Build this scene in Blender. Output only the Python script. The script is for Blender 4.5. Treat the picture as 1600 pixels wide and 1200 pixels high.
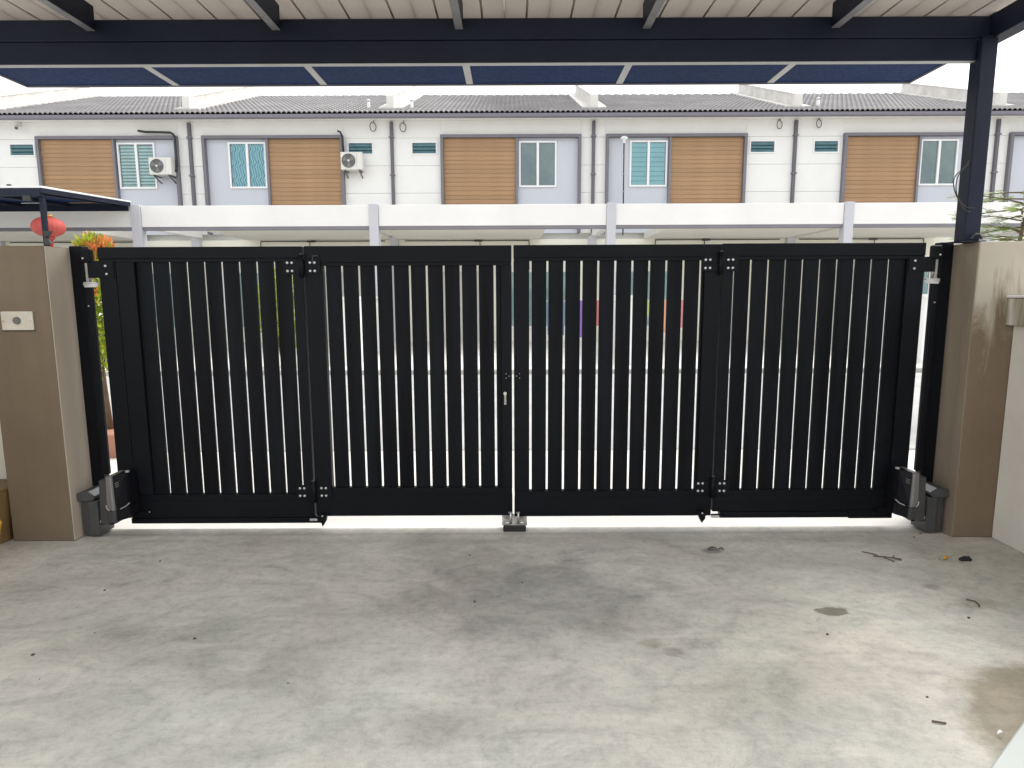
import bpy, bmesh, math, random
from mathutils import Vector, Matrix
random.seed(7)
R = math.radians
for o in list(bpy.data.objects): bpy.data.objects.remove(o)
scene = bpy.context.scene
COL = scene.collection

# ------------------------------------------------------------------ camera
CAM_H = 1.46
cam = bpy.data.cameras.new('camera'); camo = bpy.data.objects.new('camera', cam); COL.objects.link(camo)
cam.sensor_width = 36.0; cam.lens = 22.5; cam.clip_start = 0.05; cam.clip_end = 600
camo.matrix_world = (Matrix.Translation((0, 0, CAM_H)) @ Matrix.Rotation(R(90 - 8.0), 4, 'X')
                     @ Matrix.Rotation(R(-0.25), 4, 'Z'))
scene.camera = camo

# ------------------------------------------------------------------ world, sun, exposure
SUN_EL, SUN_AZ = 52.0, 52.0        # azimuth clockwise from +Y: veiled sun over the houses, to the right
w = bpy.data.worlds.new('World'); scene.world = w; w.use_nodes = True
nt = w.node_tree; nt.nodes.clear()
sky = nt.nodes.new('ShaderNodeTexSky'); sky.sky_type = 'NISHITA'; sky.sun_disc = False
sky.sun_elevation = R(SUN_EL); sky.sun_rotation = R(SUN_AZ); sky.dust_density = 3.0; sky.air_density = 1.0
hs = nt.nodes.new('ShaderNodeHueSaturation'); hs.inputs['Saturation'].default_value = 0.22
bg = nt.nodes.new('ShaderNodeBackground'); bg.inputs['Strength'].default_value = 0.15
wo = nt.nodes.new('ShaderNodeOutputWorld')
ov = nt.nodes.new('ShaderNodeMix'); ov.data_type = 'RGBA'       # even overcast veil over the clear sky
ov.inputs[0].default_value = 0.55; ov.inputs[7].default_value = (5.6, 5.65, 5.8, 1)
nt.links.new(sky.outputs[0], hs.inputs['Color']); nt.links.new(hs.outputs[0], ov.inputs[6]); nt.links.new(ov.outputs[2], bg.inputs['Color'])
nt.links.new(bg.outputs[0], wo.inputs['Surface'])
sl = bpy.data.lights.new('sun', 'SUN'); sl.energy = 0.9; sl.angle = R(25); sl.color = (1.0, 0.965, 0.91)
so = bpy.data.objects.new('sun', sl); COL.objects.link(so)
sd = Vector((math.sin(R(SUN_AZ)) * math.cos(R(SUN_EL)), math.cos(R(SUN_AZ)) * math.cos(R(SUN_EL)), math.sin(R(SUN_EL))))
so.rotation_euler = sd.to_track_quat('Z', 'Y').to_euler(); so.location = (0, -10, 30)
vs = scene.view_settings
scene.display_settings.display_device = 'sRGB'
vs.view_transform = 'Standard'; vs.look = 'None'; vs.gamma = 1.0; vs.use_curve_mapping = False
vs.exposure = 1.2
scene.render.engine = 'CYCLES'
try:
    scene.cycles.max_bounces = 10; scene.cycles.diffuse_bounces = 6; scene.cycles.transparent_max_bounces = 12
except Exception: pass

# ------------------------------------------------------------------ material helpers
def newmat(name):
    m = bpy.data.materials.new(name); m.use_nodes = True
    return m, m.node_tree.nodes, m.node_tree.links, m.node_tree.nodes['Principled BSDF']

def c4(c): return (c[0], c[1], c[2], 1.0)

def tex_noise(N, L, vec, scale, detail=4, rough=0.55, dist=0.0):
    n = N.new('ShaderNodeTexNoise'); n.inputs['Scale'].default_value = scale
    n.inputs['Detail'].default_value = detail; n.inputs['Roughness'].default_value = rough
    n.inputs['Distortion'].default_value = dist
    if vec is not None: L.new(vec, n.inputs['Vector'])
    return n.outputs['Fac']

def ramp(N, L, fac, stops):
    r = N.new('ShaderNodeValToRGB')
    e = r.color_ramp.elements
    while len(e) < len(stops): e.new(0.5)
    for i, (p, c) in enumerate(stops):
        e[i].position = p; e[i].color = c4(c) if hasattr(c, '__len__') else (c, c, c, 1)
    L.new(fac, r.inputs['Fac'])
    return r.outputs['Color']

def mixc(N, L, fac, a, b, mode='MIX'):
    m = N.new('ShaderNodeMix'); m.data_type = 'RGBA'; m.blend_type = mode
    for s, v in ((0, fac), (6, a), (7, b)):
        if hasattr(v, 'is_output'): L.new(v, m.inputs[s])
        else: m.inputs[s].default_value = v if s == 0 else c4(v)
    return m.outputs[2]

def mth(N, L, op, a, b=None):
    m = N.new('ShaderNodeMath'); m.operation = op
    for i, v in enumerate((a, b)):
        if v is None: continue
        if hasattr(v, 'is_output'): L.new(v, m.inputs[i])
        else: m.inputs[i].default_value = v
    return m.outputs[0]

def coords(N, L, scale=(1, 1, 1), rot=(0, 0, 0), kind='Object', loc=(0, 0, 0)):
    t = N.new('ShaderNodeTexCoord'); mp = N.new('ShaderNodeMapping')
    mp.inputs['Scale'].default_value = scale; mp.inputs['Rotation'].default_value = rot
    mp.inputs['Location'].default_value = loc
    L.new(t.outputs[kind], mp.inputs['Vector'])
    return mp.outputs[0]

def bump(N, L, b, height, strength=0.2, dist=0.01):
    n = N.new('ShaderNodeBump'); n.inputs['Strength'].default_value = strength; n.inputs['Distance'].default_value = dist
    L.new(height, n.inputs['Height']); L.new(n.outputs[0], b.inputs['Normal'])

def plain(name, col, rough=0.5, metal=0.0, var=0.12, scale=3.0, spec=0.5, bstr=0.05, fine=60.0, stretch=(1, 1, 1)):
    """painted / bare surface with gentle uneven tone, faint relief and uneven gloss"""
    m, N, L, b = newmat(name)
    v = coords(N, L, stretch)
    f = tex_noise(N, L, v, scale, 5, 0.6)
    f2 = tex_noise(N, L, v, fine, 3, 0.6)
    lo = tuple(max(0, x * (1 - var)) for x in col); hi = tuple(min(1, x * (1 + var)) for x in col)
    c = ramp(N, L, f, [(0.3, lo), (0.7, hi)])
    L.new(c, b.inputs['Base Color'])
    b.inputs['Metallic'].default_value = metal; b.inputs['Specular IOR Level'].default_value = spec
    rr = ramp(N, L, f2, [(0.3, rough * 0.85), (0.7, min(1, rough * 1.15))])
    L.new(rr, b.inputs['Roughness'])
    if bstr: bump(N, L, b, f2, bstr, 0.004)
    return m

def spot(N, L, base, cx, cy, rx, ry, ang=0.0, soft=0.35, wob=0.6, nscale=4.0):
    """soft ragged blob on the floor: 1 inside, 0 outside"""
    mp = N.new('ShaderNodeMapping'); mp.vector_type = 'TEXTURE'
    mp.inputs['Location'].default_value = (cx, cy, 0); mp.inputs['Rotation'].default_value = (0, 0, ang)
    mp.inputs['Scale'].default_value = (rx, ry, 1)
    L.new(base, mp.inputs['Vector'])
    ln = N.new('ShaderNodeVectorMath'); ln.operation = 'LENGTH'; L.new(mp.outputs[0], ln.inputs[0])
    n = tex_noise(N, L, base, nscale, 6, 0.65)
    d = mth(N, L, 'ADD', ln.outputs['Value'], mth(N, L, 'MULTIPLY', mth(N, L, 'SUBTRACT', n, 0.5), wob * 2))
    mr = N.new('ShaderNodeMapRange'); mr.interpolation_type = 'SMOOTHSTEP'
    mr.inputs['From Min'].default_value = 1 + soft; mr.inputs['From Max'].default_value = 1 - soft
    L.new(d, mr.inputs['Value'])
    return mr.outputs[0]

def floor_material():
    m, N, L, b = newmat('carport_concrete')
    v = coords(N, L)
    big = tex_noise(N, L, v, 0.85, 7, 0.6, 0.6)
    mid = tex_noise(N, L, coords(N, L, (1, 1.5, 1), (0, 0, 0.5)), 2.3, 9, 0.70, 1.6)
    drag = tex_noise(N, L, coords(N, L, (1.0, 1.7, 1), (0, 0, -0.35), loc=(3, 1, 0)), 1.9, 9, 0.72, 2.2)
    fine = tex_noise(N, L, v, 26, 6, 0.72)
    grain = tex_noise(N, L, v, 140, 3, 0.6)
    c1 = ramp(N, L, big, [(0.30, (0.475, 0.455, 0.405)), (0.5, (0.575, 0.553, 0.496)), (0.70, (0.68, 0.657, 0.592))])
    c = mixc(N, L, 0.9, c1, ramp(N, L, mid, [(0.28, (0.64, 0.65, 0.65)), (0.44, (0.88, 0.885, 0.88)), (0.56, (1.0, 1.0, 0.99)), (0.70, (1.08, 1.07, 1.04))]), 'MULTIPLY')
    c = mixc(N, L, 0.85, c, ramp(N, L, drag, [(0.30, (0.74, 0.74, 0.755)), (0.47, (0.95, 0.95, 0.95)), (0.66, (1.08, 1.075, 1.06))]), 'MULTIPLY')
    tint = tex_noise(N, L, coords(N, L, loc=(9, 4, 0)), 1.1, 5, 0.6, 0.8)
    c = mixc(N, L, 0.5, c, ramp(N, L, tint, [(0.35, (0.95, 0.99, 0.96)), (0.65, (1.04, 0.995, 0.965))]), 'MULTIPLY')
    c = mixc(N, L, 0.55, c, ramp(N, L, fine, [(0.32, (0.66, 0.66, 0.66)), (0.52, (1.0, 1.0, 1.0))]), 'MULTIPLY')
    c = mixc(N, L, 0.4, c, ramp(N, L, grain, [(0.3, (0.75, 0.75, 0.75)), (0.7, (1.12, 1.12, 1.12))]), 'MULTIPLY')
    # fine trowel scratches in two directions
    for rz, sc in ((0.3, 1.0), (-0.9, 1.3)):
        sn = tex_noise(N, L, coords(N, L, (2.2 * sc, 60 * sc, 1), (0, 0, rz)), 1.0, 4, 0.6, 0.4)
        c = mixc(N, L, 0.10, c, ramp(N, L, sn, [(0.36, (0.72, 0.72, 0.72)), (0.5, (1.0, 1.0, 1.0)), (0.66, (1.06, 1.06, 1.05))]), 'MULTIPLY')
    # stains of the place, and darker lines along the gate
    for (cx, cy, rx, ry, a, s, wb, ns, col, k) in [
        (0.10, 2.92, 0.55, 0.36, 0.1, 0.45, 0.95, 4.5, (0.64, 0.64, 0.655), 0.75),
        (-0.08, 3.25, 0.42, 0.30, 0.5, 0.5, 1.0, 5.0, (0.74, 0.73, 0.72), 0.6),
        (0.55, 2.70, 0.30, 0.12, 0.3, 0.6, 0.8, 4.0, (0.72, 0.71, 0.70), 0.6),
        (1.30, 2.55, 0.45, 0.35, 0.0, 0.6, 0.9, 3.0, (0.80, 0.80, 0.78), 0.6),
        (-1.05, 2.75, 0.75, 0.35, -0.3, 0.7, 0.9, 2.4, (0.84, 0.84, 0.83), 0.6),
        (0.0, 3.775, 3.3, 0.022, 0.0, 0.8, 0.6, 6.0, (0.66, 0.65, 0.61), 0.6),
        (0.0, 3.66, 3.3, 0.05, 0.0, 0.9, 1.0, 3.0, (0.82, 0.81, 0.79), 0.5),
        (-1.75, 2.55, 0.9, 0.18, -0.25, 0.8, 1.0, 3.0, (0.84, 0.84, 0.83), 0.7),
        (-2.2, 3.1, 0.6, 0.12, 0.2, 0.8, 1.0, 3.0, (0.86, 0.86, 0.85), 0.7),
        (0.9, 2.2, 0.35, 0.16, 0.4, 0.7, 1.0, 5.0, (0.80, 0.79, 0.76), 0.7),
        (1.6, 3.35, 0.5, 0.10, -0.2, 0.8, 1.0, 4.0, (0.82, 0.82, 0.81), 0.7),
        (2.55, 3.25, 0.40, 0.45, 0.3, 0.6, 0.7, 3.0, (0.72, 0.70, 0.64), 0.6),
        (0.58, 2.52, 0.05, 0.035, 0.0, 0.5, 0.6, 14.0, (0.62, 0.60, 0.52), 0.7),
        (0.66, 2.45, 0.04, 0.03, 0.0, 0.5, 0.6, 14.0, (0.62, 0.60, 0.55), 0.7),
        (2.10, 3.03, 0.04, 0.035, 0.0, 0.4, 0.4, 16.0, (0.62, 0.61, 0.58), 0.8),
        (2.20, 2.85, 0.10, 0.05, 0.0, 0.5, 0.7, 10.0, (0.72, 0.70, 0.62), 0.7),
        (1.14, 3.49, 0.06, 0.035, 0.0, 0.3, 0.5, 22.0, (0.45, 0.45, 0.45), 0.8),
        (-0.45, 2.35, 0.10, 0.05, 0.2, 0.5, 0.9, 14.0, (0.72, 0.72, 0.72), 0.6),
        (-0.20, 2.0, 0.25, 0.08, 0.2, 0.5, 1.1, 9.0, (0.78, 0.78, 0.76), 0.5)]:
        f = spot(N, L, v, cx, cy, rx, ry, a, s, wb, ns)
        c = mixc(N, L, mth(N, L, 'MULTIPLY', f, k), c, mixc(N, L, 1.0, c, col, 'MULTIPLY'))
    wet = spot(N, L, v, 1.90, 2.02, 0.36, 0.30, 0.35, 0.22, 0.55, 4.5)
    c = mixc(N, L, mth(N, L, 'MULTIPLY', wet, 0.9), c, mixc(N, L, 1.0, c, (0.46, 0.41, 0.32), 'MULTIPLY'))
    pud = spot(N, L, v, 1.485, 2.785, 0.075, 0.040, 0.05, 0.12, 0.75, 11.0)
    c = mixc(N, L, pud, c, mixc(N, L, 1.0, c, (0.46, 0.46, 0.40), 'MULTIPLY'))
    # dark specks
    vo = N.new('ShaderNodeTexVoronoi'); vo.inputs['Scale'].default_value = 3.3; vo.inputs['Randomness'].default_value = 1.0
    L.new(v, vo.inputs['Vector'])
    sp = ramp(N, L, vo.outputs['Distance'], [(0.018, 1.0), (0.03, 0.0)])
    c = mixc(N, L, mth(N, L, 'MULTIPLY', sp, 0.0), c, (0.16, 0.15, 0.13))
    L.new(c, b.inputs['Base Color'])
    rg = ramp(N, L, mid, [(0.3, 0.42), (0.65, 0.62)])
    rg = mixc(N, L, mth(N, L, 'MAXIMUM', pud, mth(N, L, 'MULTIPLY', wet, 0.6)), rg, (0.28, 0.28, 0.28))
    L.new(rg, b.inputs['Roughness']); b.inputs['Specular IOR Level'].default_value = 0.4
    h = mth(N, L, 'ADD', mth(N, L, 'MULTIPLY', mid, 1.0), mth(N, L, 'MULTIPLY', fine, 0.35))
    bump(N, L, b, h, 0.35, 0.006)
    return m

def pillar_material(name, streaks):
    m, N, L, b = newmat(name)
    v = coords(N, L)
    f = tex_noise(N, L, v, 2.2, 6, 0.6); g = tex_noise(N, L, v, 90, 4, 0.6)
    c = ramp(N, L, f, [(0.3, (0.150, 0.109, 0.068)), (0.7, (0.180, 0.133, 0.086))])
    st = tex_noise(N, L, coords(N, L, (9, 9, 0.5)), 1.6, 6, 0.65, 0.3)
    c = mixc(N, L, 0.14, c, ramp(N, L, st, [(0.35, (0.72, 0.70, 0.66)), (0.6, (1.1, 1.1, 1.1))]), 'MULTIPLY')
    # grime line just above the floor
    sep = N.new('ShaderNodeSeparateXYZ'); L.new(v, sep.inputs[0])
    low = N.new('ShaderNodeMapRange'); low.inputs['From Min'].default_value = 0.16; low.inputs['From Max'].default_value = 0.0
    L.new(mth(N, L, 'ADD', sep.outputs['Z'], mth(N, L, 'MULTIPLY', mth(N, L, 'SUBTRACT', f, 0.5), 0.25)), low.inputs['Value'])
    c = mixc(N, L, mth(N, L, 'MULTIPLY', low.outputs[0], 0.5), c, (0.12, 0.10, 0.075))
    if streaks:
        c = mixc(N, L, 1.0, c, (1.12, 1.10, 1.12), 'MULTIPLY')
        # washed lime run-down on the upper part
        s2 = tex_noise(N, L, coords(N, L, (4.2, 4.2, 0.75), loc=(0.7, 0, 0)), 1.5, 8, 0.68, 0.9)
        k = mth(N, L, 'ADD', mth(N, L, 'MULTIPLY', mth(N, L, 'SUBTRACT', sep.outputs['Z'], 1.12), 1.5), mth(N, L, 'MULTIPLY', mth(N, L, 'SUBTRACT', s2, 0.5), 2.6))
        k = ramp(N, L, k, [(0.12, 0.0), (0.55, 1.0)])
        c = mixc(N, L, mth(N, L, 'MULTIPLY', k, 0.8), c, mixc(N, L, f, (0.40, 0.355, 0.285), (0.52, 0.48, 0.39)))
    L.new(c, b.inputs['Base Color']); b.inputs['Roughness'].default_value = 0.75
    bump(N, L, b, g, 0.15, 0.004)
    return m

def glass_clear(name, tint=(0.85, 0.95, 0.95)):
    m, N, L, b = newmat(name)
    N.remove(b)
    out = N['Material Output']
    tr = N.new('ShaderNodeBsdfTransparent'); tr.inputs['Color'].default_value = c4(tint)
    gl = N.new('ShaderNodeBsdfGlossy'); gl.inputs['Roughness'].default_value = 0.03
    fr = N.new('ShaderNodeFresnel'); fr.inputs['IOR'].default_value = 1.6
    mx = N.new('ShaderNodeMixShader'); L.new(fr.outputs[0], mx.inputs[0]); L.new(tr.outputs[0], mx.inputs[1]); L.new(gl.outputs[0], mx.inputs[2])
    L.new(mx.outputs[0], out.inputs['Surface'])
    return m

def leaf_mat(name, c1, c2, c3=None, trans=0.35):
    m, N, L, b = newmat(name)
    out = N['Material Output']
    f = tex_noise(N, L, coords(N, L), 14, 3, 0.6)
    st = [(0.3, c1), (0.55, c2)] + ([(0.75, c3)] if c3 else [])
    c = ramp(N, L, f, st)
    L.new(c, b.inputs['Base Color']); b.inputs['Roughness'].default_value = 0.45
    t = N.new('ShaderNodeBsdfTranslucent'); L.new(c, t.inputs['Color'])
    mx = N.new('ShaderNodeMixShader'); mx.inputs[0].default_value = trans
    L.new(b.outputs[0], mx.inputs[1]); L.new(t.outputs[0], mx.inputs[2]); L.new(mx.outputs[0], out.inputs['Surface'])
    return m

M = {}
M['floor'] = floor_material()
M['pillar'] = pillar_material('brown_pillar_render', False)
M['jamb'] = plain('beige_jamb_render', (0.50, 0.43, 0.345), 0.8, 0, 0.1, 2.0, 0.3, 0.15, 60, (3, 3, 0.5))  # side light on the left pillar's inner face, put into its colour
M['jamb_dark'] = plain('taupe_jamb_render', (0.27, 0.22, 0.165), 0.8, 0, 0.18, 2.5, 0.3, 0.15, 60, (3, 3, 0.4))  # weaker side light on the right inner face, put into its colour
M['pillar_stained'] = pillar_material('brown_pillar_render_stained', True)
M['black'] = plain('black_powder_coat', (0.006, 0.007, 0.0095), 0.45, 0, 0.2, 2.5, 0.12, 0.06, 120)
M['black_slat'] = plain('black_slat_coat', (0.0065, 0.0075, 0.010), 0.42, 0, 0.45, 2.0, 0.09, 0.05, 90, (6, 6, 0.4))
M['navy'] = plain('dark_navy_steel_paint', (0.0105, 0.0135, 0.028), 0.48, 0, 0.2, 2.0, 0.2, 0.06, 80)
M['soffit_navy'] = plain('navy_awning_sheet', (0.0045, 0.019, 0.072), 0.55, 0, 0.12, 1.5, 0.06, 0.03, 50)
M['batten'] = plain('pale_grey_steel', (0.36, 0.36, 0.36), 0.5, 0, 0.1, 4)
M['rafter_lip'] = plain('grey_primer_steel', (0.22, 0.22, 0.23), 0.5, 0, 0.25, 5)
def _ceiling():
    m = plain('white_translucent_roof_sheet', (0.74, 0.705, 0.66), 0.5, 0, 0.05, 1.3, 0.4, 0.03, 40, (1, 0.3, 1))
    N, L = m.node_tree.nodes, m.node_tree.links
    t = N.new('ShaderNodeBsdfTranslucent'); t.inputs['Color'].default_value = (0.46, 0.43, 0.395, 1)
    mx = N.new('ShaderNodeMixShader'); mx.inputs[0].default_value = 0.68
    L.new(N['Principled BSDF'].outputs[0], mx.inputs[1]); L.new(t.outputs[0], mx.inputs[2]); L.new(mx.outputs[0], N['Material Output'].inputs['Surface'])
    return m
M['ceiling'] = _ceiling()
M['steel'] = plain('bright_steel', (0.55, 0.54, 0.52), 0.3, 0.9, 0.15, 20, 0.5, 0.05)
M['bolt'] = plain('zinc_bolt', (0.62, 0.62, 0.63), 0.38, 0.7, 0.1, 30)
M['opener'] = plain('charcoal_plastic', (0.062, 0.063, 0.066), 0.42, 0, 0.12, 8, 0.3, 0.08, 200)
M['opener_cover'] = plain('graphite_grey_plastic', (0.18, 0.175, 0.17), 0.36, 0, 0.1, 8, 0.5, 0.05, 200)
M['opener_face'] = plain('glossy_black_plastic', (0.009, 0.009, 0.012), 0.25, 0, 0.1, 8, 0.22, 0.0, 200)
M['opener_edge'] = plain('pale_grey_plastic', (0.42, 0.42, 0.43), 0.4, 0, 0.1, 8)
M['rubber'] = plain('black_rubber', (0.012, 0.012, 0.012), 0.6, 0, 0.2, 10)
M['cream_plate'] = plain('cream_cover_plate', (0.56, 0.52, 0.43), 0.5, 0, 0.16, 9, 0.4, 0.06, 60)
M['grey_button'] = plain('grey_button', (0.13, 0.125, 0.12), 0.6, 0, 0.1, 10)
M['yard_wall'] = plain('off_white_yard_wall', (0.72, 0.685, 0.615), 0.8, 0, 0.1, 1.5, 0.3, 0.15, 60)
def _coping():
    m, N, L, b = newmat('coping_paint_with_algae')
    v = coords(N, L)
    s = tex_noise(N, L, coords(N, L, (7, 7, 0.6)), 2.0, 6, 0.65)
    f = tex_noise(N, L, v, 40, 4, 0.6)
    c = ramp(N, L, s, [(0.38, (0.22, 0.21, 0.13)), (0.52, (0.42, 0.40, 0.31)), (0.62, (0.62, 0.59, 0.53))])
    L.new(c, b.inputs['Base Color']); b.inputs['Roughness'].default_value = 0.8
    bump(N, L, b, f, 0.2, 0.004)
    return m
M['coping'] = _coping()
M['house_white'] = plain('white_house_paint', (0.78, 0.775, 0.75), 0.75, 0, 0.035, 0.8, 0.3, 0.05, 30)
M['house_cream'] = plain('cream_porch_paint', (0.77, 0.76, 0.66), 0.75, 0, 0.05, 0.8, 0.3, 0.05, 30)
M['beam_white'] = plain('white_beam_paint', (0.76, 0.745, 0.725), 0.75, 0, 0.05, 0.6, 0.3, 0.05, 30)
M['soffit_grey'] = plain('beige_grey_soffit', (0.70, 0.68, 0.63), 0.8, 0, 0.05, 0.8)
M['trim_grey'] = plain('mauve_grey_trim', (0.185, 0.178, 0.20), 0.6, 0, 0.07, 1.2)
M['frame_grey'] = plain('dark_grey_surround', (0.165, 0.158, 0.18), 0.6, 0, 0.07, 1.2)
M['gutter'] = plain('grey_gutter', (0.175, 0.165, 0.195), 0.55, 0, 0.06, 0.7)
M['pipe_dark'] = plain('dark_mauve_downpipe', (0.115, 0.108, 0.128), 0.55, 0, 0.07, 1.2)
M['column_grey'] = plain('pale_lavender_column', (0.50, 0.50, 0.535), 0.7, 0, 0.05, 1.0)
M['panel_grey'] = plain('light_blue_grey_panel', (0.54, 0.56, 0.61), 0.65, 0, 0.04, 0.7, 0.3, 0.04, 20, (1, 1, 0.3))
M['win_white'] = plain('white_window_frame', (0.80, 0.80, 0.80), 0.4, 0, 0.03, 2)
M['glass'] = glass_clear('clear_window_glass')
M['pipe_white'] = plain('white_pvc', (0.75, 0.74, 0.72), 0.5, 0, 0.06, 3)
M['cement'] = plain('weathered_white_cement', (0.62, 0.60, 0.56), 0.85, 0, 0.18, 2.2, 0.3, 0.15, 30)
M['cable'] = plain('black_cable', (0.02, 0.02, 0.02), 0.5)
M['ac_white'] = plain('ac_white_enamel', (0.66, 0.65, 0.60), 0.45, 0, 0.05, 2)
M['ac_dark'] = plain('ac_dark_grille', (0.10, 0.10, 0.10), 0.5)
M['ac_fan'] = plain('ac_fan_grey', (0.24, 0.24, 0.24), 0.5)
M['red'] = plain('red_lantern_cloth', (0.44, 0.075, 0.06), 0.75, 0, 0.15, 3)
M['red_dark'] = plain('red_tassel', (0.50, 0.012, 0.012), 0.7, 0, 0.2, 6)
M['gold'] = plain('gold_cap', (0.55, 0.30, 0.08), 0.4, 0.3)
M['road'] = plain('worn_road', (0.42, 0.415, 0.40), 0.9, 0, 0.15, 1.0, 0.3, 0.2, 40)
M['apron'] = plain('apron_concrete', (0.70, 0.68, 0.635), 0.85, 0, 0.12, 1.0, 0.3, 0.15, 40)
M['earth'] = plain('grassy_earth', (0.10, 0.12, 0.05), 0.95, 0, 0.3, 0.4)
M['kerb'] = plain('kerb_concrete', (0.42, 0.41, 0.38), 0.85, 0, 0.15, 2)
M['clay'] = plain('terracotta', (0.36, 0.17, 0.11), 0.8, 0, 0.12, 4)
M['bark'] = plain('brown_bark', (0.13, 0.09, 0.06), 0.9, 0, 0.3, 12, 0.3, 0.3, 40)
M['leaf_green'] = leaf_mat('green_leaf', (0.15, 0.26, 0.025), (0.36, 0.43, 0.03), (0.60, 0.50, 0.035), 0.45)
M['leaf_new'] = leaf_mat('orange_new_leaf', (0.62, 0.36, 0.04), (0.72, 0.22, 0.09), (0.74, 0.20, 0.15), 0.4)
M['leaf_pale'] = leaf_mat('pale_green_leaf', (0.17, 0.26, 0.06), (0.26, 0.36, 0.10), (0.34, 0.42, 0.17), 0.5)
M['yellow'] = plain('yellow_hose', (0.62, 0.40, 0.03), 0.45, 0, 0.15, 9)
M['brown_tub'] = plain('brown_plastic_tub', (0.17, 0.105, 0.04), 0.5, 0, 0.2, 6)
M['orange_leaf'] = plain('dry_orange_leaf', (0.62, 0.28, 0.02), 0.6, 0, 0.3, 60)
M['twig'] = plain('dry_twig', (0.10, 0.075, 0.055), 0.8, 0, 0.3, 40)
M['twig_pale'] = plain('pale_dry_stem', (0.42, 0.38, 0.30), 0.8, 0, 0.3, 40)
M['board'] = plain('pale_grey_green_board', (0.50, 0.53, 0.50), 0.5, 0, 0.04, 2)
M['door_brown'] = plain('brown_door', (0.16, 0.085, 0.04), 0.5, 0, 0.15, 4, 0.5, 0.05, 40, (1, 1, 0.2))
M['door_pale'] = plain('pale_grey_door', (0.55, 0.54, 0.51), 0.6, 0, 0.06, 3)
M['net'] = plain('white_net_curtain', (0.72, 0.72, 0.70), 0.8, 0, 0.06, 3)
M['room'] = plain('dim_room_wall', (0.12, 0.125, 0.12), 0.9)

def _wood():
    m, N, L, b = newmat('tan_timber_plank')
    oi = N.new('ShaderNodeObjectInfo')
    v = coords(N, L, (0.8, 6, 9))
    g = tex_noise(N, L, v, 3.0, 6, 0.65, 0.8)
    c = ramp(N, L, g, [(0.3, (0.315, 0.185, 0.092)), (0.7, (0.395, 0.243, 0.130))])
    c = mixc(N, L, 1.0, c, ramp(N, L, oi.outputs['Random'], [(0, (0.93, 0.92, 0.90)), (1, (1.07, 1.05, 1.04))]), 'MULTIPLY')
    L.new(c, b.inputs['Base Color']); b.inputs['Roughness'].default_value = 0.6
    return m
M['wood'] = _wood()
M['wood_gap'] = plain('dark_timber_gap', (0.24, 0.145, 0.08), 0.8)

def _tile():
    m, N, L, b = newmat('grey_concrete_roof_tile')
    v = coords(N, L)
    a = tex_noise(N, L, v, 0.9, 4, 0.6); g = tex_noise(N, L, v, 18, 4, 0.65)
    c = ramp(N, L, a, [(0.3, (0.25, 0.235, 0.236)), (0.7, (0.355, 0.338, 0.335))])
    c = mixc(N, L, 0.5, c, ramp(N, L, g, [(0.3, (0.7, 0.7, 0.7)), (0.7, (1.2, 1.2, 1.2))]), 'MULTIPLY')
    L.new(c, b.inputs['Base Color']); b.inputs['Roughness'].default_value = 0.45
    return m
M['tile'] = _tile()

def _pane_dark(name, seed):
    m, N, L, b = newmat(name)
    v = coords(N, L, loc=(seed, 0, seed * 2))
    f = tex_noise(N, L, v, 0.8, 4, 0.6)
    c = ramp(N, L, f, [(0.35, (0.085, 0.135, 0.14)), (0.65, (0.15, 0.215, 0.21))])
    L.new(c, b.inputs['Base Color']); b.inputs['Roughness'].default_value = 0.06
    b.inputs['Specular IOR Level'].default_value = 0.8
    return m
M['pane_teal'] = _pane_dark('teal_tinted_glass', 0.3)
M['louvre'] = plain('teal_louvre_glass', (0.10, 0.20, 0.23), 0.12, 0, 0.15, 4, 0.8, 0)

def _curtain_wave():
    m, N, L, b = newmat('cyan_curtain_with_wavy_blue_lines')
    wv = N.new('ShaderNodeTexWave'); wv.bands_direction = 'X'; wv.inputs['Scale'].default_value = 4.2
    wv.inputs['Distortion'].default_value = 0
    v = coords(N, L)
    sp = N.new('ShaderNodeSeparateXYZ'); L.new(v, sp.inputs[0])
    x = mth(N, L, 'ADD', sp.outputs['X'], mth(N, L, 'MULTIPLY', mth(N, L, 'SINE', mth(N, L, 'MULTIPLY', sp.outputs['Z'], 17.0)), 0.022))
    x = mth(N, L, 'ADD', x, mth(N, L, 'MULTIPLY', mth(N, L, 'SINE', mth(N, L, 'MULTIPLY', sp.outputs['Z'], 31.0)), 0.008))
    cb = N.new('ShaderNodeCombineXYZ'); L.new(x, cb.inputs[0]); L.new(cb.outputs[0], wv.inputs['Vector'])
    c = ramp(N, L, wv.outputs['Fac'], [(0.12, (0.10, 0.30, 0.52)), (0.38, (0.40, 0.78, 0.88)), (0.8, (0.55, 0.88, 0.93))])
    L.new(c, b.inputs['Base Color']); b.inputs['Roughness'].default_value = 0.8
    return m
M['curtain_wave'] = _curtain_wave()
M['blind_green'] = plain('pale_zebra_blind', (0.85, 0.90, 0.88), 0.8, 0, 0.05, 3)
M['blind_gap'] = plain('sage_zebra_gauze', (0.22, 0.30, 0.28), 0.8, 0, 0.2, 3)
M['blind_blue'] = plain('pale_blue_blind', (0.58, 0.86, 0.93), 0.8, 0, 0.06, 3)
M['blind_blue_gap'] = plain('blue_blind_seam', (0.30, 0.55, 0.66), 0.8, 0, 0.1, 3)

# ------------------------------------------------------------------ mesh helpers
def smooth(pts, n=6):
    P = [Vector(p) for p in pts]; P = [P[0] * 2 - P[1]] + P + [P[-1] * 2 - P[-2]]; out = []
    for a, b, c, d in zip(P, P[1:], P[2:], P[3:]):
        for i in range(n):
            t = i / n
            out.append(0.5 * ((2 * b) + (c - a) * t + (2 * a - 5 * b + 4 * c - d) * t * t + (3 * b - a - 3 * c + d) * t ** 3))
    return out + [P[-2]]

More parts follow.
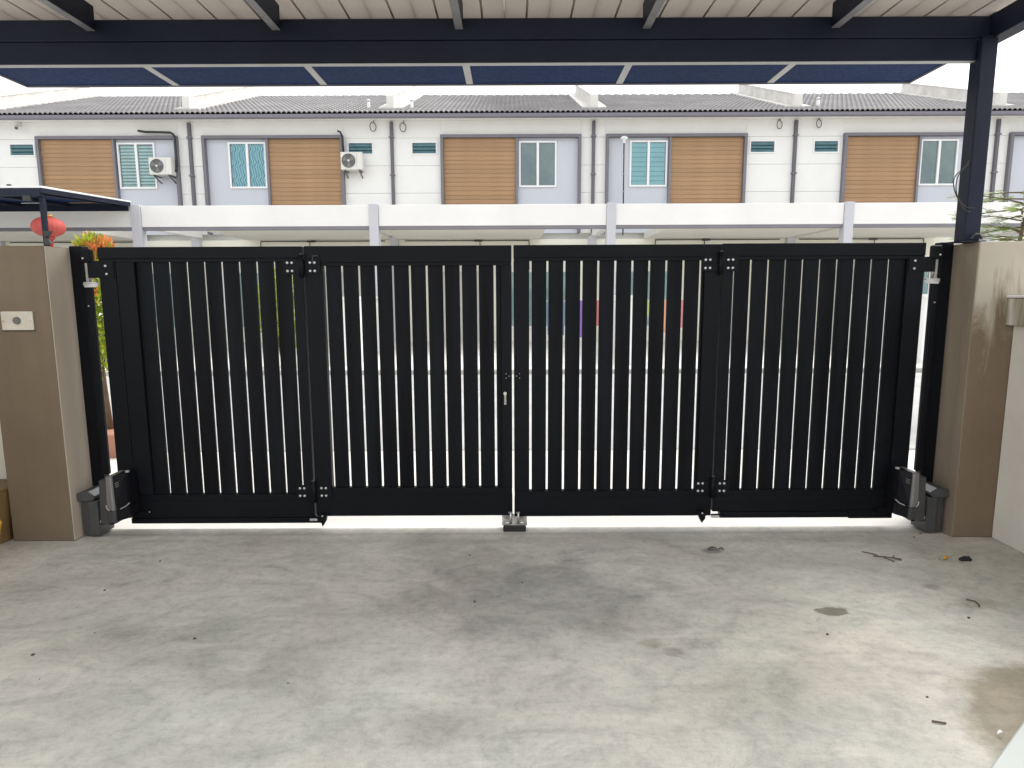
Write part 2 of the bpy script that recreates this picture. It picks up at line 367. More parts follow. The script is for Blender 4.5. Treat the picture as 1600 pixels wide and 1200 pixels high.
class MB:
    def __init__(self): self.bm = bmesh.new()
    def box(self, x0, x1, y0, y1, z0, z1, bev=0.0, seg=1):
        bm = self.bm
        xs, ys, zs = sorted((x0, x1)), sorted((y0, y1)), sorted((z0, z1))
        v = [bm.verts.new((xs[i], ys[j], zs[k])) for k in (0, 1) for j in (0, 1) for i in (0, 1)]
        fs = [bm.faces.new([v[i] for i in q]) for q in
              ((0, 2, 3, 1), (4, 5, 7, 6), (0, 1, 5, 4), (2, 6, 7, 3), (0, 4, 6, 2), (1, 3, 7, 5))]
        if bev:
            es = set(e for f in fs for e in f.edges)
            bmesh.ops.bevel(bm, geom=list(es), offset=bev, segments=seg, affect='EDGES', profile=0.5)
        return self
    def prism(self, pts, axis, a0, a1, bev=0.0, pts2=None):
        """polygon pts (2-D) swept along axis from a0 to a1; pts2 = other end's polygon"""
        bm = self.bm
        def p3(p, a):
            return {'x': (a, p[0], p[1]), 'y': (p[0], a, p[1]), 'z': (p[0], p[1], a)}[axis]
        A = [bm.verts.new(p3(p, a0)) for p in pts]; B = [bm.verts.new(p3(p, a1)) for p in (pts2 or pts)]
        n = len(pts); fs = [bm.faces.new(A[::-1]), bm.faces.new(B)]
        for i in range(n): fs.append(bm.faces.new((A[i], A[(i + 1) % n], B[(i + 1) % n], B[i])))
        bmesh.ops.recalc_face_normals(bm, faces=fs)
        if bev:
            es = set(e for f in fs for e in f.edges)
            bmesh.ops.bevel(bm, geom=list(es), offset=bev, segments=1, affect='EDGES')
        return self
    def tube(self, pts, r, seg=8, cap=True):
        bm = self.bm; pts = [Vector(p) for p in pts]; n = len(pts)
        rs = r if isinstance(r, (list, tuple)) else [r] * n
        rings = []; prev = None
        for i, p in enumerate(pts):
            d = (pts[min(i + 1, n - 1)] - pts[max(i - 1, 0)]).normalized()
            if prev is None:
                u = d.orthogonal().normalized()
            else:
                u = (prev - d * prev.dot(d)).normalized()
            prev = u; q = d.cross(u)
            rings.append([bm.verts.new(p + (u * math.cos(2 * math.pi * k / seg) + q * math.sin(2 * math.pi * k / seg)) * rs[i]) for k in range(seg)])
        for a, b in zip(rings, rings[1:]):
            for k in range(seg):
                f = bm.faces.new((a[k], a[(k + 1) % seg], b[(k + 1) % seg], b[k])); f.smooth = seg > 6
        if cap:
            bm.faces.new(rings[0][::-1]); bm.faces.new(rings[-1])
        return self
    def lathe(self, prof, c=(0, 0, 0), seg=24, rib=0.0, nrib=12):
        bm = self.bm; rings = []
        for (r, z) in prof:
            rings.append([bm.verts.new((c[0] + r * (1 - rib * (0.5 + 0.5 * math.cos(nrib * 2 * math.pi * k / seg))) * math.cos(2 * math.pi * k / seg),
                                        c[1] + r * (1 - rib * (0.5 + 0.5 * math.cos(nrib * 2 * math.pi * k / seg))) * math.sin(2 * math.pi * k / seg), c[2] + z)) for k in range(seg)])
        for a, b in zip(rings, rings[1:]):
            for k in range(seg):
                f = bm.faces.new((a[k], a[(k + 1) % seg], b[(k + 1) % seg], b[k])); f.smooth = True
        bm.faces.new(rings[0][::-1]); bm.faces.new(rings[-1])
        return self
    def build(self, name, m, parent=None, loc=(0, 0, 0), label=None, kind=None):
        me = bpy.data.meshes.new(name)
        bmesh.ops.translate(self.bm, verts=self.bm.verts, vec=-Vector(loc))
        self.bm.to_mesh(me); self.bm.free()
        o = bpy.data.objects.new(name, me); COL.objects.link(o)
        me.materials.append(M[m] if isinstance(m, str) else m)
        o.location = loc
        if parent is not None: o.parent = parent
        if label: o['label'] = label
        if kind: o['kind'] = kind
        return o

def thing(name, label, cat, loc=(0, 0, 0), group=None):
    o = bpy.data.objects.new(name, None); COL.objects.link(o); o.location = loc
    o['label'] = label; o['category'] = cat
    if group: o['group'] = group
    return o
def tag(o, label, cat, group=None):
    o['label'] = label; o['category'] = cat
    if group: o['group'] = group
    return o
class Part:
    """builds parts of one thing in WORLD coordinates under an Empty standing at `loc`"""
    def __init__(self, root): self.root = root; self.l = Vector(root.location)
    def add(self, mb, name, m, parent=None, label=None, kind=None):
        o = mb.build(name, m, None, (0, 0, 0), label, kind)
        o.data.transform(Matrix.Translation(-self.l))
        o.parent = parent if parent is not None else self.root
        return o
def children(o): return [c for c in bpy.data.objects if c.parent == o]
def dup(o, parent, dx=0, dz=0):
    c = o.copy(); COL.objects.link(c); c.parent = parent
    c.location = (o.location[0] + dx, o.location[1], o.location[2] + dz)
    return c

# ================================================================== SETTING
def struct(mb, name, m): return mb.build(name, m, None, kind='structure')
struct(MB().box(-150, 150, -60, 300, -0.6, -0.14), 'ground', 'earth')
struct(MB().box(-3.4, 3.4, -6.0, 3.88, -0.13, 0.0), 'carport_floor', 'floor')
struct(MB().box(-3.4, 3.4, 3.88, 5.9, -0.13, -0.004), 'driveway_apron', 'apron')
struct(MB().box(-30, -3.405, -6.0, 5.9, -0.13, -0.02).box(3.405, 30, -6.0, 5.9, -0.13, -0.02), 'neighbouring_yard', 'apron')
struct(MB().box(-60, 60, 6.02, 12.4, -0.13, -0.09), 'road', 'road')
struct(MB().box(-60, 60, 5.9, 6.02, -0.13, 0.0, 0.015), 'kerb', 'kerb')
struct(MB().box(-60, 60, 12.4, 12.52, -0.13, 0.0, 0.015), 'kerb', 'kerb')
struct(MB().box(-40, 40, 12.52, 26, -0.13, 0.0), 'opposite_pavement', 'apron')

# ================================================================== TERRACED HOUSES
W = 6.03; HX0 = -3.56; HY = 20.0
rootspec = {}
def house(idx, mirrored, label):
    """root at the left party line; type A has the small louvre window on the left, mirrored on the right"""
    x0 = HX0 + idx * W
    root = thing('terraced_house', label, 'house', (x0, HY, 0), 'terraced houses across the street')
    def B(mb, a, b, y0, y1, z0, z1, bev=0.0):
        if mirrored: a, b = W - b, W - a
        return mb.box(a, b, y0, y1, z0, z1, bev)
    def put(mb, name, m, parent=None, kind=None): return mb.build(name, m, parent or root, kind=kind)
    # core wall behind everything
    put(MB().box(0.0, W, 0.25, 0.45, 0, 6.62), 'wall', 'house_white')
    # white upper panels with recessed joints
    for z0, z1 in ((3.30, 4.496), (4.504, 5.296), (6.104, 6.60)):
        put(B(MB(), 0.006, 1.448, 0, 0.246, z0, z1), 'wall_panel', 'house_white')
    mb = MB(); zz = (5.304, 6.096)
    B(mb, 0.006, 0.56, 0, 0.246, *zz); B(mb, 1.35, 1.448, 0, 0.246, *zz)
    B(mb, 0.56, 1.35, 0, 0.246, zz[0], 5.61); B(mb, 0.56, 1.35, 0, 0.246, 6.0, zz[1])
    put(mb, 'wall_panel', 'house_white')
    for z0, z1 in ((3.30, 4.496), (4.504, 5.296), (5.304, 6.096), (6.104, 6.60)):
        put(B(MB(), 5.662, W - 0.006, 0, 0.246, z0, z1), 'wall_panel', 'house_white')
    put(B(MB(), 1.452, 5.658, 0, 0.246, 6.172, 6.60), 'wall_panel', 'house_white')
    # louvre window
    mb = MB()
    for a, b, z0, z1 in ((0.562, 0.602, 5.612, 5.998), (1.308, 1.348, 5.612, 5.998), (0.602, 1.308, 5.612, 5.65), (0.602, 1.308, 5.96, 5.998)):
        B(mb, a, b, -0.02, 0.08, z0, z1)
    wf = put(mb, 'louvre_window', 'win_white')
    for k in range(3):
        z = 5.66 + k * 0.1
        mb = MB(); a, b = (0.606, 1.304) if not mirrored else (W - 1.304, W - 0.606)
        mb.prism([(0.0, z), (0.008, z), (0.058, z + 0.1), (0.05, z + 0.1)], 'x', a, b)
        put(mb, 'louvre_slat', 'louvre', wf)
    put(B(MB(), 0.604, 1.306, 0.12, 0.13, 5.652, 5.958), 'louvre_backing', 'room', wf)
    # dark surround: left, right, top + divider
    mb = MB()
    B(mb, 1.45, 1.535, -0.13, 0.22, 3.3, 6.17); B(mb, 5.575, 5.66, -0.13, 0.22, 3.3, 6.17)
    B(mb, 1.535, 5.575, -0.13, 0.22, 6.085, 6.17)
    put(mb, 'facade_surround', 'frame_grey')
    put(B(MB(), 3.70, 3.765, -0.09, 0.22, 3.3, 6.083), 'surround_divider', 'trim_grey')
    # planks
    put(B(MB(), 1.538, 3.698, 0.0, 0.2, 3.3, 6.083), 'plank_backing', 'wood_gap')
    a, b = (1.54, 3.696) if not mirrored else (W - 3.696, W - 1.54)
    first = None
    for k in range(21):
        z = 6.08 - (k + 1) * 0.127
        if first is None:
            mb = MB(); mb.prism([(-0.026, 0.004), (-0.023, 0.0), (-0.002, 0.0), (-0.002, 0.1225), (-0.018, 0.1225)], 'x', a, b)
            first = put(mb, 'plank', 'wood'); first.location = (0, 0, z)
        else:
            p = first.copy(); COL.objects.link(p); p.parent = root; p.location = (0, 0, z)
    # blue-grey panel with the window hole
    mb = MB(); P0, P1 = 0.03, 0.2
    B(mb, 3.767, 3.80, P0, P1, 3.3, 6.083); B(mb, 4.93, 5.573, P0, P1, 3.3, 6.083)
    B(mb, 3.80, 4.93, P0, P1, 3.3, 4.66); B(mb, 3.80, 4.93, P0, P1, 6.0, 6.083)
    put(mb, 'grey_panel', 'panel_grey')
    mb = MB()
    for q in ((3.80, 3.85, 4.66, 6.0), (4.88, 4.93, 4.66, 6.0), (3.85, 4.88, 4.66, 4.71), (3.85, 4.88, 5.95, 6.0), (4.33, 4.40, 4.71, 5.95)):
        B(mb, q[0], q[1], -0.015, 0.09, q[2], q[3])
    win = put(mb, 'window', 'win_white')
    rootspec[idx] = (root, win, B, put)
    # ground floor
    put(MB().box(0.006, W - 0.006, 0, 0.246, 0, 3.12), 'porch_wall', 'house_cream')
    d = put(B(MB(), 1.2, 2.6, -0.03, -0.003, 0, 2.15), 'door', 'door_pale')
    put(B(MB(), 2.42, 2.46, -0.08, -0.032, 0.95, 1.12), 'handle', 'steel', d)
    mb = MB()
    for q in ((3.4, 3.47, 0.4, 2.2), (5.3, 5.37, 0.4, 2.2), (3.47, 5.3, 0.4, 0.47), (3.47, 5.3, 2.13, 2.2), (4.35, 4.42, 0.47, 2.13)):
        B(mb, q[0], q[1], -0.05, -0.002, q[2], q[3])
    sw = put(mb, 'window', 'win_white')
    put(B(MB(), 3.47, 4.35, -0.022, -0.014, 0.47, 2.13), 'pane', 'glass', sw); put(B(MB(), 4.42, 5.3, -0.022, -0.014, 0.47, 2.13), 'pane', 'glass', sw)
    put(B(MB(), 3.47, 5.3, -0.010, -0.004, 0.47, 2.13), 'net_curtain', 'net', sw)
    put(B(MB(), 0.12, 4.45, -2.95, -0.004, 3.125, 3.295), 'porch_slab', 'soffit_grey')
    mb = MB(); s = (lambda x: W - x) if mirrored else (lambda x: x)
    mb.tube([(s(0.3), -0.03, 3.08), (s(4.1), -0.03, 3.08)], 0.014, 6); mb.tube([(s(4.1), -0.03, 3.08), (s(4.1), -0.03, 2.2)], 0.012, 6)
    mb.box(s(2.55) - .12, s(2.55) + .12, -0.06, -0.002, 3.05, 3.10); mb.tube([(s(2.6), -0.03, 3.08), (s(2.6), -0.03, 2.2)], 0.012, 6)
    put(mb, 'conduit', 'cable')
    # goal-post beam, trim and (physical right) column and side beam
    put(MB().box(0.19, W - 0.05, -3.3, -3.1, 3.19, 3.715, 0.006), 'porch_beam', 'beam_white')
    put(MB().box(0.19, W - 0.05, -3.285, -3.11, 3.11, 3.188), 'beam_trim', 'trim_grey')
    put(MB().box(W - 0.048, W + 0.185, -3.36, -3.1, 0, 3.735, 0.008), 'column', 'column_grey')
    put(MB().box(W - 0.02, W + 0.16, -3.098, -0.002, 3.19, 3.7), 'side_beam', 'beam_white')
    put(MB().box(W - 0.12, W + 0.12, -0.16, -0.004, 0, 3.19), 'pilaster', 'column_grey')
    # downpipe on the right party line
    dp = put(MB().box(W - 0.046, W + 0.046, -0.10, -0.004, 3.3, 6.55, 0.01), 'downpipe', 'pipe_dark')
    mb = MB()
    for z in (3.9, 5.0, 6.1): mb.box(W - 0.07, W + 0.07, -0.13, -0.002, z, z + 0.04)
    put(mb, 'pipe_clip', 'frame_grey', dp, 'stuff')
    # eaves
    put(MB().prism([(-0.55, 6.655), (-0.55, 6.575), (-0.53, 6.55), (-0.42, 6.55), (-0.40, 6.575), (-0.40, 6.655)], 'x', 0.0, W), 'gutter', 'gutter')
    put(MB().box(0, W, -0.398, 0.25, 6.602, 6.64), 'eaves_soffit', 'house_white')
    # roof: slab, tiles, ridge, flashing, party parapet
    th = math.atan2(8.70 - 6.68, 5.5); ct, st_ = math.cos(th), math.sin(th)
    slope = 5.5 / ct
    def rp(u, h): return (-0.5 + u * ct - h * st_, 6.67 + u * st_ + h * ct)    # along-slope u, height h -> (y, z)
    rf = put(MB().prism([rp(0.03, -0.06), rp(slope, -0.06), rp(slope, -0.02), rp(0.03, -0.02)], 'x', 0, W), 'roof', 'gutter')
    if ('tiles' not in rootspec):
        bm = bmesh.new(); nper = 41; sub = 6; nx = nper * sub; n = 18; cl = slope / n
        for j in range(n):
            rows = []
            for (u, hh) in ((j * cl - 0.03, 0.012), (j * cl - 0.03, 0.045), ((j + 1) * cl, 0.012)):
                r = []
                for i in range(nx + 1):
                    ph = i / sub; wv_ = abs(math.sin(math.pi * ph)) ** 0.8
                    y, z = rp(u, hh + 0.058 * wv_); r.append(bm.verts.new((0.002 + i * (W - 0.004) / nx, y, z)))
                rows.append(r)
            for a_, b_ in zip(rows, rows[1:]):
                for i in range(nx):
                    f = bm.faces.new((a_[i], a_[i + 1], b_[i + 1], b_[i])); f.smooth = True
            for i in range(nx + 1): pass
        me = bpy.data.meshes.new('roof_tiles'); bm.to_mesh(me); bm.free(); me.materials.append(M['tile'])
        rootspec['tiles'] = me
    t = bpy.data.objects.new('roof_tiles', rootspec['tiles']); COL.objects.link(t); t.parent = rf; t['kind'] = 'stuff'
    ry, rz = rp(slope, 0)
    mb = MB()
    for k in range(18):
        x = 0.02 + k * (W - 0.04) / 18
        mb.tube([(x, ry + 0.02, rz + 0.0), (x + 0.345, ry + 0.02, rz - 0.008)], 0.11, 10)
    put(mb, 'ridge_caps', 'tile', rf, 'stuff')
    # back slope
    put(MB().prism([(ry + 0.03, rz - 0.02), (ry + 0.03, rz - 0.06), (ry + 5.5, 6.64), (ry + 5.5, 6.68)], 'x', 0, W), 'rear_roof_slope', 'tile', rf)
    fl = MB()
    def q3(x0_, x1_, u0, u1, h0, h1, mb_): mb_.prism([rp(u0, h0), rp(u1, h0), rp(u1, h1), rp(u0, h1)], 'x', x0_, x1_)
    q3(W - 0.36, W + 0.36, 0.42, slope + 0.02, 0.03, 0.125, fl)
    put(fl, 'flashing', 'cement', rf)
    mb = MB(); q3(W - 0.085, W + 0.085, 0.55, slope + 0.05, 0.127, 0.41, mb)
    pr = put(mb, 'party_parapet', 'cement')
    mb = MB()
    for k in range(4): q3(W - 0.1, W + 0.1, 0.6 + k * 1.36, 0.6 + k * 1.36 + 1.345, 0.412, 0.44, mb)
    put(mb, 'parapet_coping', 'cement', pr)
    y, z = rp(0.48, 0.1)
    put(MB().box(W - 0.11, W + 0.11, y - 0.06, y + 0.1, z - 0.02, z + 0.34), 'parapet_end_block', 'soffit_grey', pr)
    return root

def lining(idx, kind):
    """what is in the big upstairs window"""
    root, win, B, put = rootspec[idx]
    bare = kind == 'bare'
    for a, b in ((3.85, 4.33), (4.40, 4.88)):
        put(B(MB(), a, b, 0.03, 0.04, 4.71, 5.95), 'pane', 'pane_teal' if bare else 'glass', win)
    if bare:
        return
    if kind == 'wave':
        mb = MB(); n = 60; bm = mb.bm; x0, x1 = 3.86, 4.87
        cols = []
        for i in range(n + 1):
            x = x0 + (x1 - x0) * i / n; xx = W - x if idx % 2 else x
            y = 0.072 + 0.016 * math.sin(i * 0.9)
            cols.append((bm.verts.new((xx, y, 4.70)), bm.verts.new((xx, y, 5.96))))
        for p, q in zip(cols, cols[1:]): bm.faces.new((p[0], q[0], q[1], p[1])).smooth = True
        put(mb, 'curtain', 'curtain_wave', win)
    else:
        base, gap, n, fr = (('blind_green', 'blind_gap', 13, 0.55) if kind == 'zebra' else ('blind_blue', 'blind_blue_gap', 9, 0.86))
        h = 1.24 / n
        for a, b in ((3.86, 4.335), (4.395, 4.87)):
            mb = MB()
            for k in range(n):
                z = 4.71 + k * h
                B(mb, a, b, 0.052, 0.06, z, z + h * fr)
            put(mb, 'blind', base, win, kind='stuff')
        put(B(MB(), 3.86, 4.87, 0.07, 0.075, 4.70, 5.96), 'blind_gauze', gap, win)


HOUSES = [
    (-3, None, 'terraced house at the far left, only a sliver of its tiled roof in view'),
    (-2, 'zebra', 'white terraced house with striped blinds upstairs, behind the red lantern and dark awning'),
    (-1, 'wave', 'white terraced house with wavy cyan curtains left of its timber cladding'),
    (0, 'bare', 'white terraced house in the middle with bare teal window right of its timber cladding'),
    (1, 'blue', 'white terraced house with pale blue blinds and a lamp pole on its grey panel'),
    (2, 'bare', 'white terraced house whose bare window is partly hidden by the dark carport column'),
    (3, 'bare', 'terraced house at the right edge, only its pale grey panel in view')]
for idx, kind, label in HOUSES:
    house(idx, idx % 2 == 1, label)
    if kind: lining(idx, kind)

def vent_pipe(x, label):
    t = thing('vent_pipe', label, 'vent pipe', (x, HY + 0.25, 6.92), 'white vent pipes on the tiled roofs'); P = Part(t)
    y, z = t.location[1], t.location[2]
    P.add(MB().tube([(x, y, z - 0.06), (x, y, z + 0.30)], 0.045, 10), 'pipe', 'pipe_white')
    P.add(MB().lathe([(0.06, 0), (0.062, 0.03), (0.02, 0.06)], (x, y, z + 0.302), 12), 'pipe_cap', 'pipe_white')
    P.add(MB().box(x - 0.16, x + 0.16, y - 0.12, y + 0.12, z - 0.07, z - 0.03), 'pipe_flashing', 'gutter')
vent_pipe(-4.28, 'white vent pipe on the tiled roof above the AC unit beside the cyan curtain house')
vent_pipe(-2.98, 'white vent pipe on the middle house roof, right beside its left parapet')
vent_pipe(9.25, 'white vent pipe on the roof above the house with the half hidden window')

def cable_loop(x, z, label):
    mb = MB(); y = HY - 0.03
    pts = [(x + 0.03, y, z + 0.2)] + [(x + 0.085 * math.sin(a), y - 0.01 - 0.006 * k, z - 0.02 + 0.125 * math.cos(a)) for k, a in enumerate([i * 2 * math.pi / 16 for i in range(17)])]
    mb.tube(pts, 0.011, 6)
    tag(mb.build('cable_loop', 'cable', loc=(x, y, z)), label, 'cable', 'black cable loops under the eaves')
cable_loop(-4.10, 6.42, 'loop of black cable under the eaves above the second AC unit and its small window')
cable_loop(-3.21, 6.40, 'loop of black cable under the eaves of the middle house, right of its downpipe')
cable_loop(7.99, 6.44, 'loop of black cable under the eaves of the house with pale blue blinds')
cable_loop(9.16, 6.47, 'loop of black cable under the eaves above the rightmost fully seen small window')

def ac_unit(x0, z0, wd, ht, label):
    """outdoor compressor on brackets, fan on its left side"""
    t = thing('ac_unit', label, 'air conditioner', (x0 + wd / 2, HY - 0.25, z0), 'outdoor AC units on the facades'); P = Part(t)
    y0, y1 = HY - 0.42, HY - 0.14
    P.add(MB().box(x0, x0 + wd, y0, y1, z0, z0 + ht, 0.015, 2), 'casing', 'ac_white')
    fx, fz, r = x0 + wd * 0.37, z0 + ht * 0.5, ht * 0.40
    mb = MB(); bm = mb.bm
    ring = lambda rr, yy: [bm.verts.new((fx + rr * math.cos(k * math.pi / 14), yy, fz + rr * math.sin(k * math.pi / 14))) for k in range(28)]
    bm.faces.new(ring(r, y0 - 0.004)); P.add(mb, 'fan_well', 'ac_dark')
    mb = MB()
    for k in range(3):
        a = k * 2 * math.pi / 3 + 0.4
        c = Vector((fx, y0 - 0.008, fz)); d = Vector((math.cos(a), 0, math.sin(a))); n = Vector((-d.z, 0, d.x))
        v = [mb.bm.verts.new(c + d * q * r + n * w_ * r) for q, w_ in ((0.12, -0.08), (0.9, -0.15), (0.82, 0.5), (0.12, 0.18))]
        mb.bm.faces.new(v)
    P.add(mb, 'fan_blade', 'ac_fan')
    mb = MB()
    for rr in (0.28, 0.46, 0.64, 0.82, 1.0):
        mb.tube([(fx + rr * r * math.cos(k * math.pi / 12), y0 - 0.016, fz + rr * r * math.sin(k * math.pi / 12)) for k in range(25)], 0.0045, 4)
    for k in range(8):
        a = k * math.pi / 4; mb.tube([(fx, y0 - 0.018, fz), (fx + r * math.cos(a), y0 - 0.018, fz + r * math.sin(a))], 0.004, 4)
    P.add(mb, 'fan_guard', 'ac_fan')
    P.add(MB().lathe([(0.0001, 0), (0.035, 0.0), (0.035, 0.01), (0.0001, 0.012)], (0, 0, 0), 12), 'hub', 'ac_white')
    h = [o for o in children(t) if o.name.startswith('hub')][-1]; h.data.transform(Matrix.Translation(t.location)); h.data.transform(Matrix.Rotation(R(90), 4, 'X')); h.data.transform(Matrix.Translation(Vector((fx, y0 - 0.02, fz)) - t.location))
    P.add(MB().box(x0 + wd * 0.74, x0 + wd * 0.745, y0 - 0.003, y0 + 0.01, z0 + 0.02, z0 + ht - 0.02), 'panel_seam', 'ac_fan')
    for xx in (x0 + wd * 0.15, x0 + wd * 0.82):
        P.add(MB().box(xx, xx + 0.03, y0 + 0.01, HY + 0.03, z0 - 0.035, z0 - 0.003).prism([(y0 + 0.08, z0 - 0.036), (HY + 0.03, z0 - 0.17), (HY + 0.03, z0 - 0.20), (y0 + 0.06, z0 - 0.05)], 'x', xx, xx + 0.03), 'bracket', 'ac_dark')
    return t, P
t, P = ac_unit(-10.68, 5.00, 0.66, 0.49, 'white AC compressor mounted beside the striped blinds, under the left grey surround')
P.add(MB().tube([(-11.05, HY - 0.17, 6.30), (-10.85, HY - 0.17, 6.265), (-10.1, HY - 0.17, 6.245), (-10.02, HY - 0.17, 6.20), (-9.975, HY - 0.17, 6.1), (-9.975, HY - 0.17, 5.3), (-10.0, HY - 0.18, 5.17), (-10.03, HY - 0.2, 5.12)], 0.034, 8), 'pipe_trunking', 'cable')
t, P = ac_unit(-5.02, 5.12, 0.64, 0.50, 'white AC compressor beside the small louvre window, right of the timber cladding')
P.add(MB().tube([(-5.14, HY - 0.17, 6.27), (-5.06, HY - 0.17, 6.24), (-5.0, HY - 0.17, 6.1), (-4.985, HY - 0.17, 5.63)], 0.029, 8), 'pipe_trunking', 'cable')

# security camera under the far-left eaves
t = thing('security_camera', 'small white security camera under the eaves at the far left', 'camera', (-14.66, HY, 6.5)); P = Part(t)
P.add(MB().box(-14.72, -14.60, HY - 0.05, HY - 0.002, 6.46, 6.58, 0.01), 'mount', 'ac_white')
P.add(MB().tube([(-14.66, HY - 0.05, 6.5), (-14.66, HY - 0.12, 6.45)], 0.02, 6), 'arm', 'ac_white')
P.add(MB().tube([(-14.69, HY - 0.10, 6.45), (-14.55, HY - 0.30, 6.36)], [0.05, 0.055], 10), 'body', 'ac_white')
P.add(MB().tube([(-14.55, HY - 0.302, 6.36), (-14.54, HY - 0.315, 6.355)], 0.042, 10), 'lens', 'ac_dark')

# lamp on a thin black pole in front of the grey panel of the blue-blind house
lx, ly = 3.33, HY - 0.35
t = thing('lamp_pole', 'thin black pole topped by a white lamp in front of a grey panel', 'lamp', (lx, ly, 3.72)); P = Part(t)
P.add(MB().tube([(lx + 0.02, ly, 3.2), (lx, ly, 5.93)], 0.019, 8), 'pole', 'cable')
P.add(MB().lathe([(0.02, -0.13), (0.04, -0.09), (0.05, -0.04), (0.11, 0.0), (0.118, 0.025), (0.07, 0.06), (0.001, 0.085)], (lx, ly, 5.97), 16), 'lamp_head', 'win_white')
mb = MB()
for z in (3.95, 4.45, 4.95, 5.45): mb.box(lx - 0.03, lx + 0.045, ly - 0.03, ly + 0.03, z, z + 0.02)
P.add(mb, 'pole_band', 'batten')

# ------------------------------------------------------------------ front of the houses: yard walls, awning, lantern
for i, x in enumerate((-15.62, -9.59, -3.56, 2.47, 8.50)):
    mb = MB().box(x - 0.03, x + 0.17, 13.2, 16.6, 0, 1.35).box(x - 0.06, x + 0.20, 13.17, 16.62, 1.352, 1.42)
    tag(mb.build('yard_wall', 'house_white', loc=(x, 14.9, 0)), 'low white wall between two front yards across the street, seen through the gate slits', 'wall', 'low walls between the front yards')

t = thing('metal_awning', 'dark metal carport awning in front of the leftmost house', 'awning', (-12.6, 15.2, 0)); P = Part(t)
xr = -9.62
P.add(MB().prism([(13.55, 3.66), (16.68, 3.80), (16.68, 3.835), (13.55, 3.70)], 'x', -16.2, xr), 'roof_sheet', 'pipe_white')
P.add(MB().prism([(13.56, 3.655), (16.66, 3.795), (16.66, 3.70), (13.56, 3.565)], 'x', xr - 0.05, xr - 0.002), 'side_beam', 'navy')
P.add(MB().box(-16.2, xr - 0.055, 13.56, 13.62, 3.50, 3.652), 'front_beam', 'navy')
for k in range(6): P.add(MB().prism([(13.63, 3.652), (16.6, 3.785), (16.6, 3.70), (13.63, 3.565)], 'x', -16.0 + k * 1.2, -15.94 + k * 1.2), 'rafter', 'navy')
P.add(MB().prism([(13.63, 3.655), (16.6, 3.79), (16.6, 3.783), (13.63, 3.648)], 'x', -16.1, xr - 0.06), 'ceiling_sheet', 'soffit_navy')
P.add(MB().box(xr - 0.15, xr - 0.06, 13.64, 13.72, 0, 3.56, 0.006), 'post', 'navy')
P.add(MB().box(-16.1, -16.0, 13.64, 13.72, 0, 3.56, 0.006), 'post', 'navy')
P.add(MB().box(-16.1, xr - .06, 16.62, 16.65, 3.58, 3.78), 'rear_flashing', 'navy')
P.add(MB().box(-10.0, -9.84, 13.50, 13.56, 3.40, 3.50), 'junction_box', 'cable')
for k in range(4): P.add(MB().box(-11.6 + k * 0.42, -11.54 + k * 0.42, 13.56, 13.62, 3.70, 3.735), 'roof_screw', 'cable')
# floodlight on the post
t = thing('floodlight', 'small black floodlight on the awning post beside the red lantern', 'light', (-9.6, 13.6, 2.7)); P = Part(t)
P.add(MB().prism([(-9.67, 2.79), (-9.53, 2.79), (-9.60, 2.70), (-9.67, 2.68)], 'y', 13.56, 13.63), 'lamp_body', 'cable')
P.add(MB().prism([(-9.67, 2.66), (-9.60, 2.62), (-9.55, 2.54), (-9.67, 2.52)], 'y', 13.56, 13.63), 'sensor', 'cable')
P.add(MB().box(-9.70, -9.675, 13.58, 13.61, 2.52, 2.80), 'bracket', 'cable')

lc = (-9.95, 14.1, 2.93)
t = thing('paper_lantern', 'round red lantern with gold cap and tassel behind the awning post', 'lantern', lc); P = Part(t)
prof = [(0.10, -0.215)] + [(0.315 * math.cos(a) ** 0.8 + 0.005, 0.205 * math.sin(a)) for a in [R(-80 + k * 10) for k in range(17)]] + [(0.10, 0.215)]
P.add(MB().lathe(prof, lc, 72, 0.05, 24), 'body', 'red')
P.add(MB().lathe([(0.10, 0.205), (0.105, 0.25), (0.06, 0.265)], lc, 20), 'cap', 'gold')
P.add(MB().lathe([(0.10, -0.21), (0.105, -0.25), (0.07, -0.265)], lc, 20), 'base_ring', 'red')
mb = MB()
for k in range(26):
    a, r_ = random.random() * 6.28, 0.065 * math.sqrt(random.random())
    mb.tube([(lc[0] + r_ * math.cos(a), lc[1] + r_ * math.sin(a), lc[2] - 0.26), (lc[0] + 1.1 * r_ * math.cos(a), lc[1] + 1.1 * r_ * math.sin(a), lc[2] - 0.62)], 0.012, 5)
P.add(mb, 'tassel', 'red_dark')
P.add(MB().tube([(lc[0], lc[1], lc[2] + 0.26), (lc[0], lc[1], 3.62)], 0.008, 5), 'cord', 'cable')

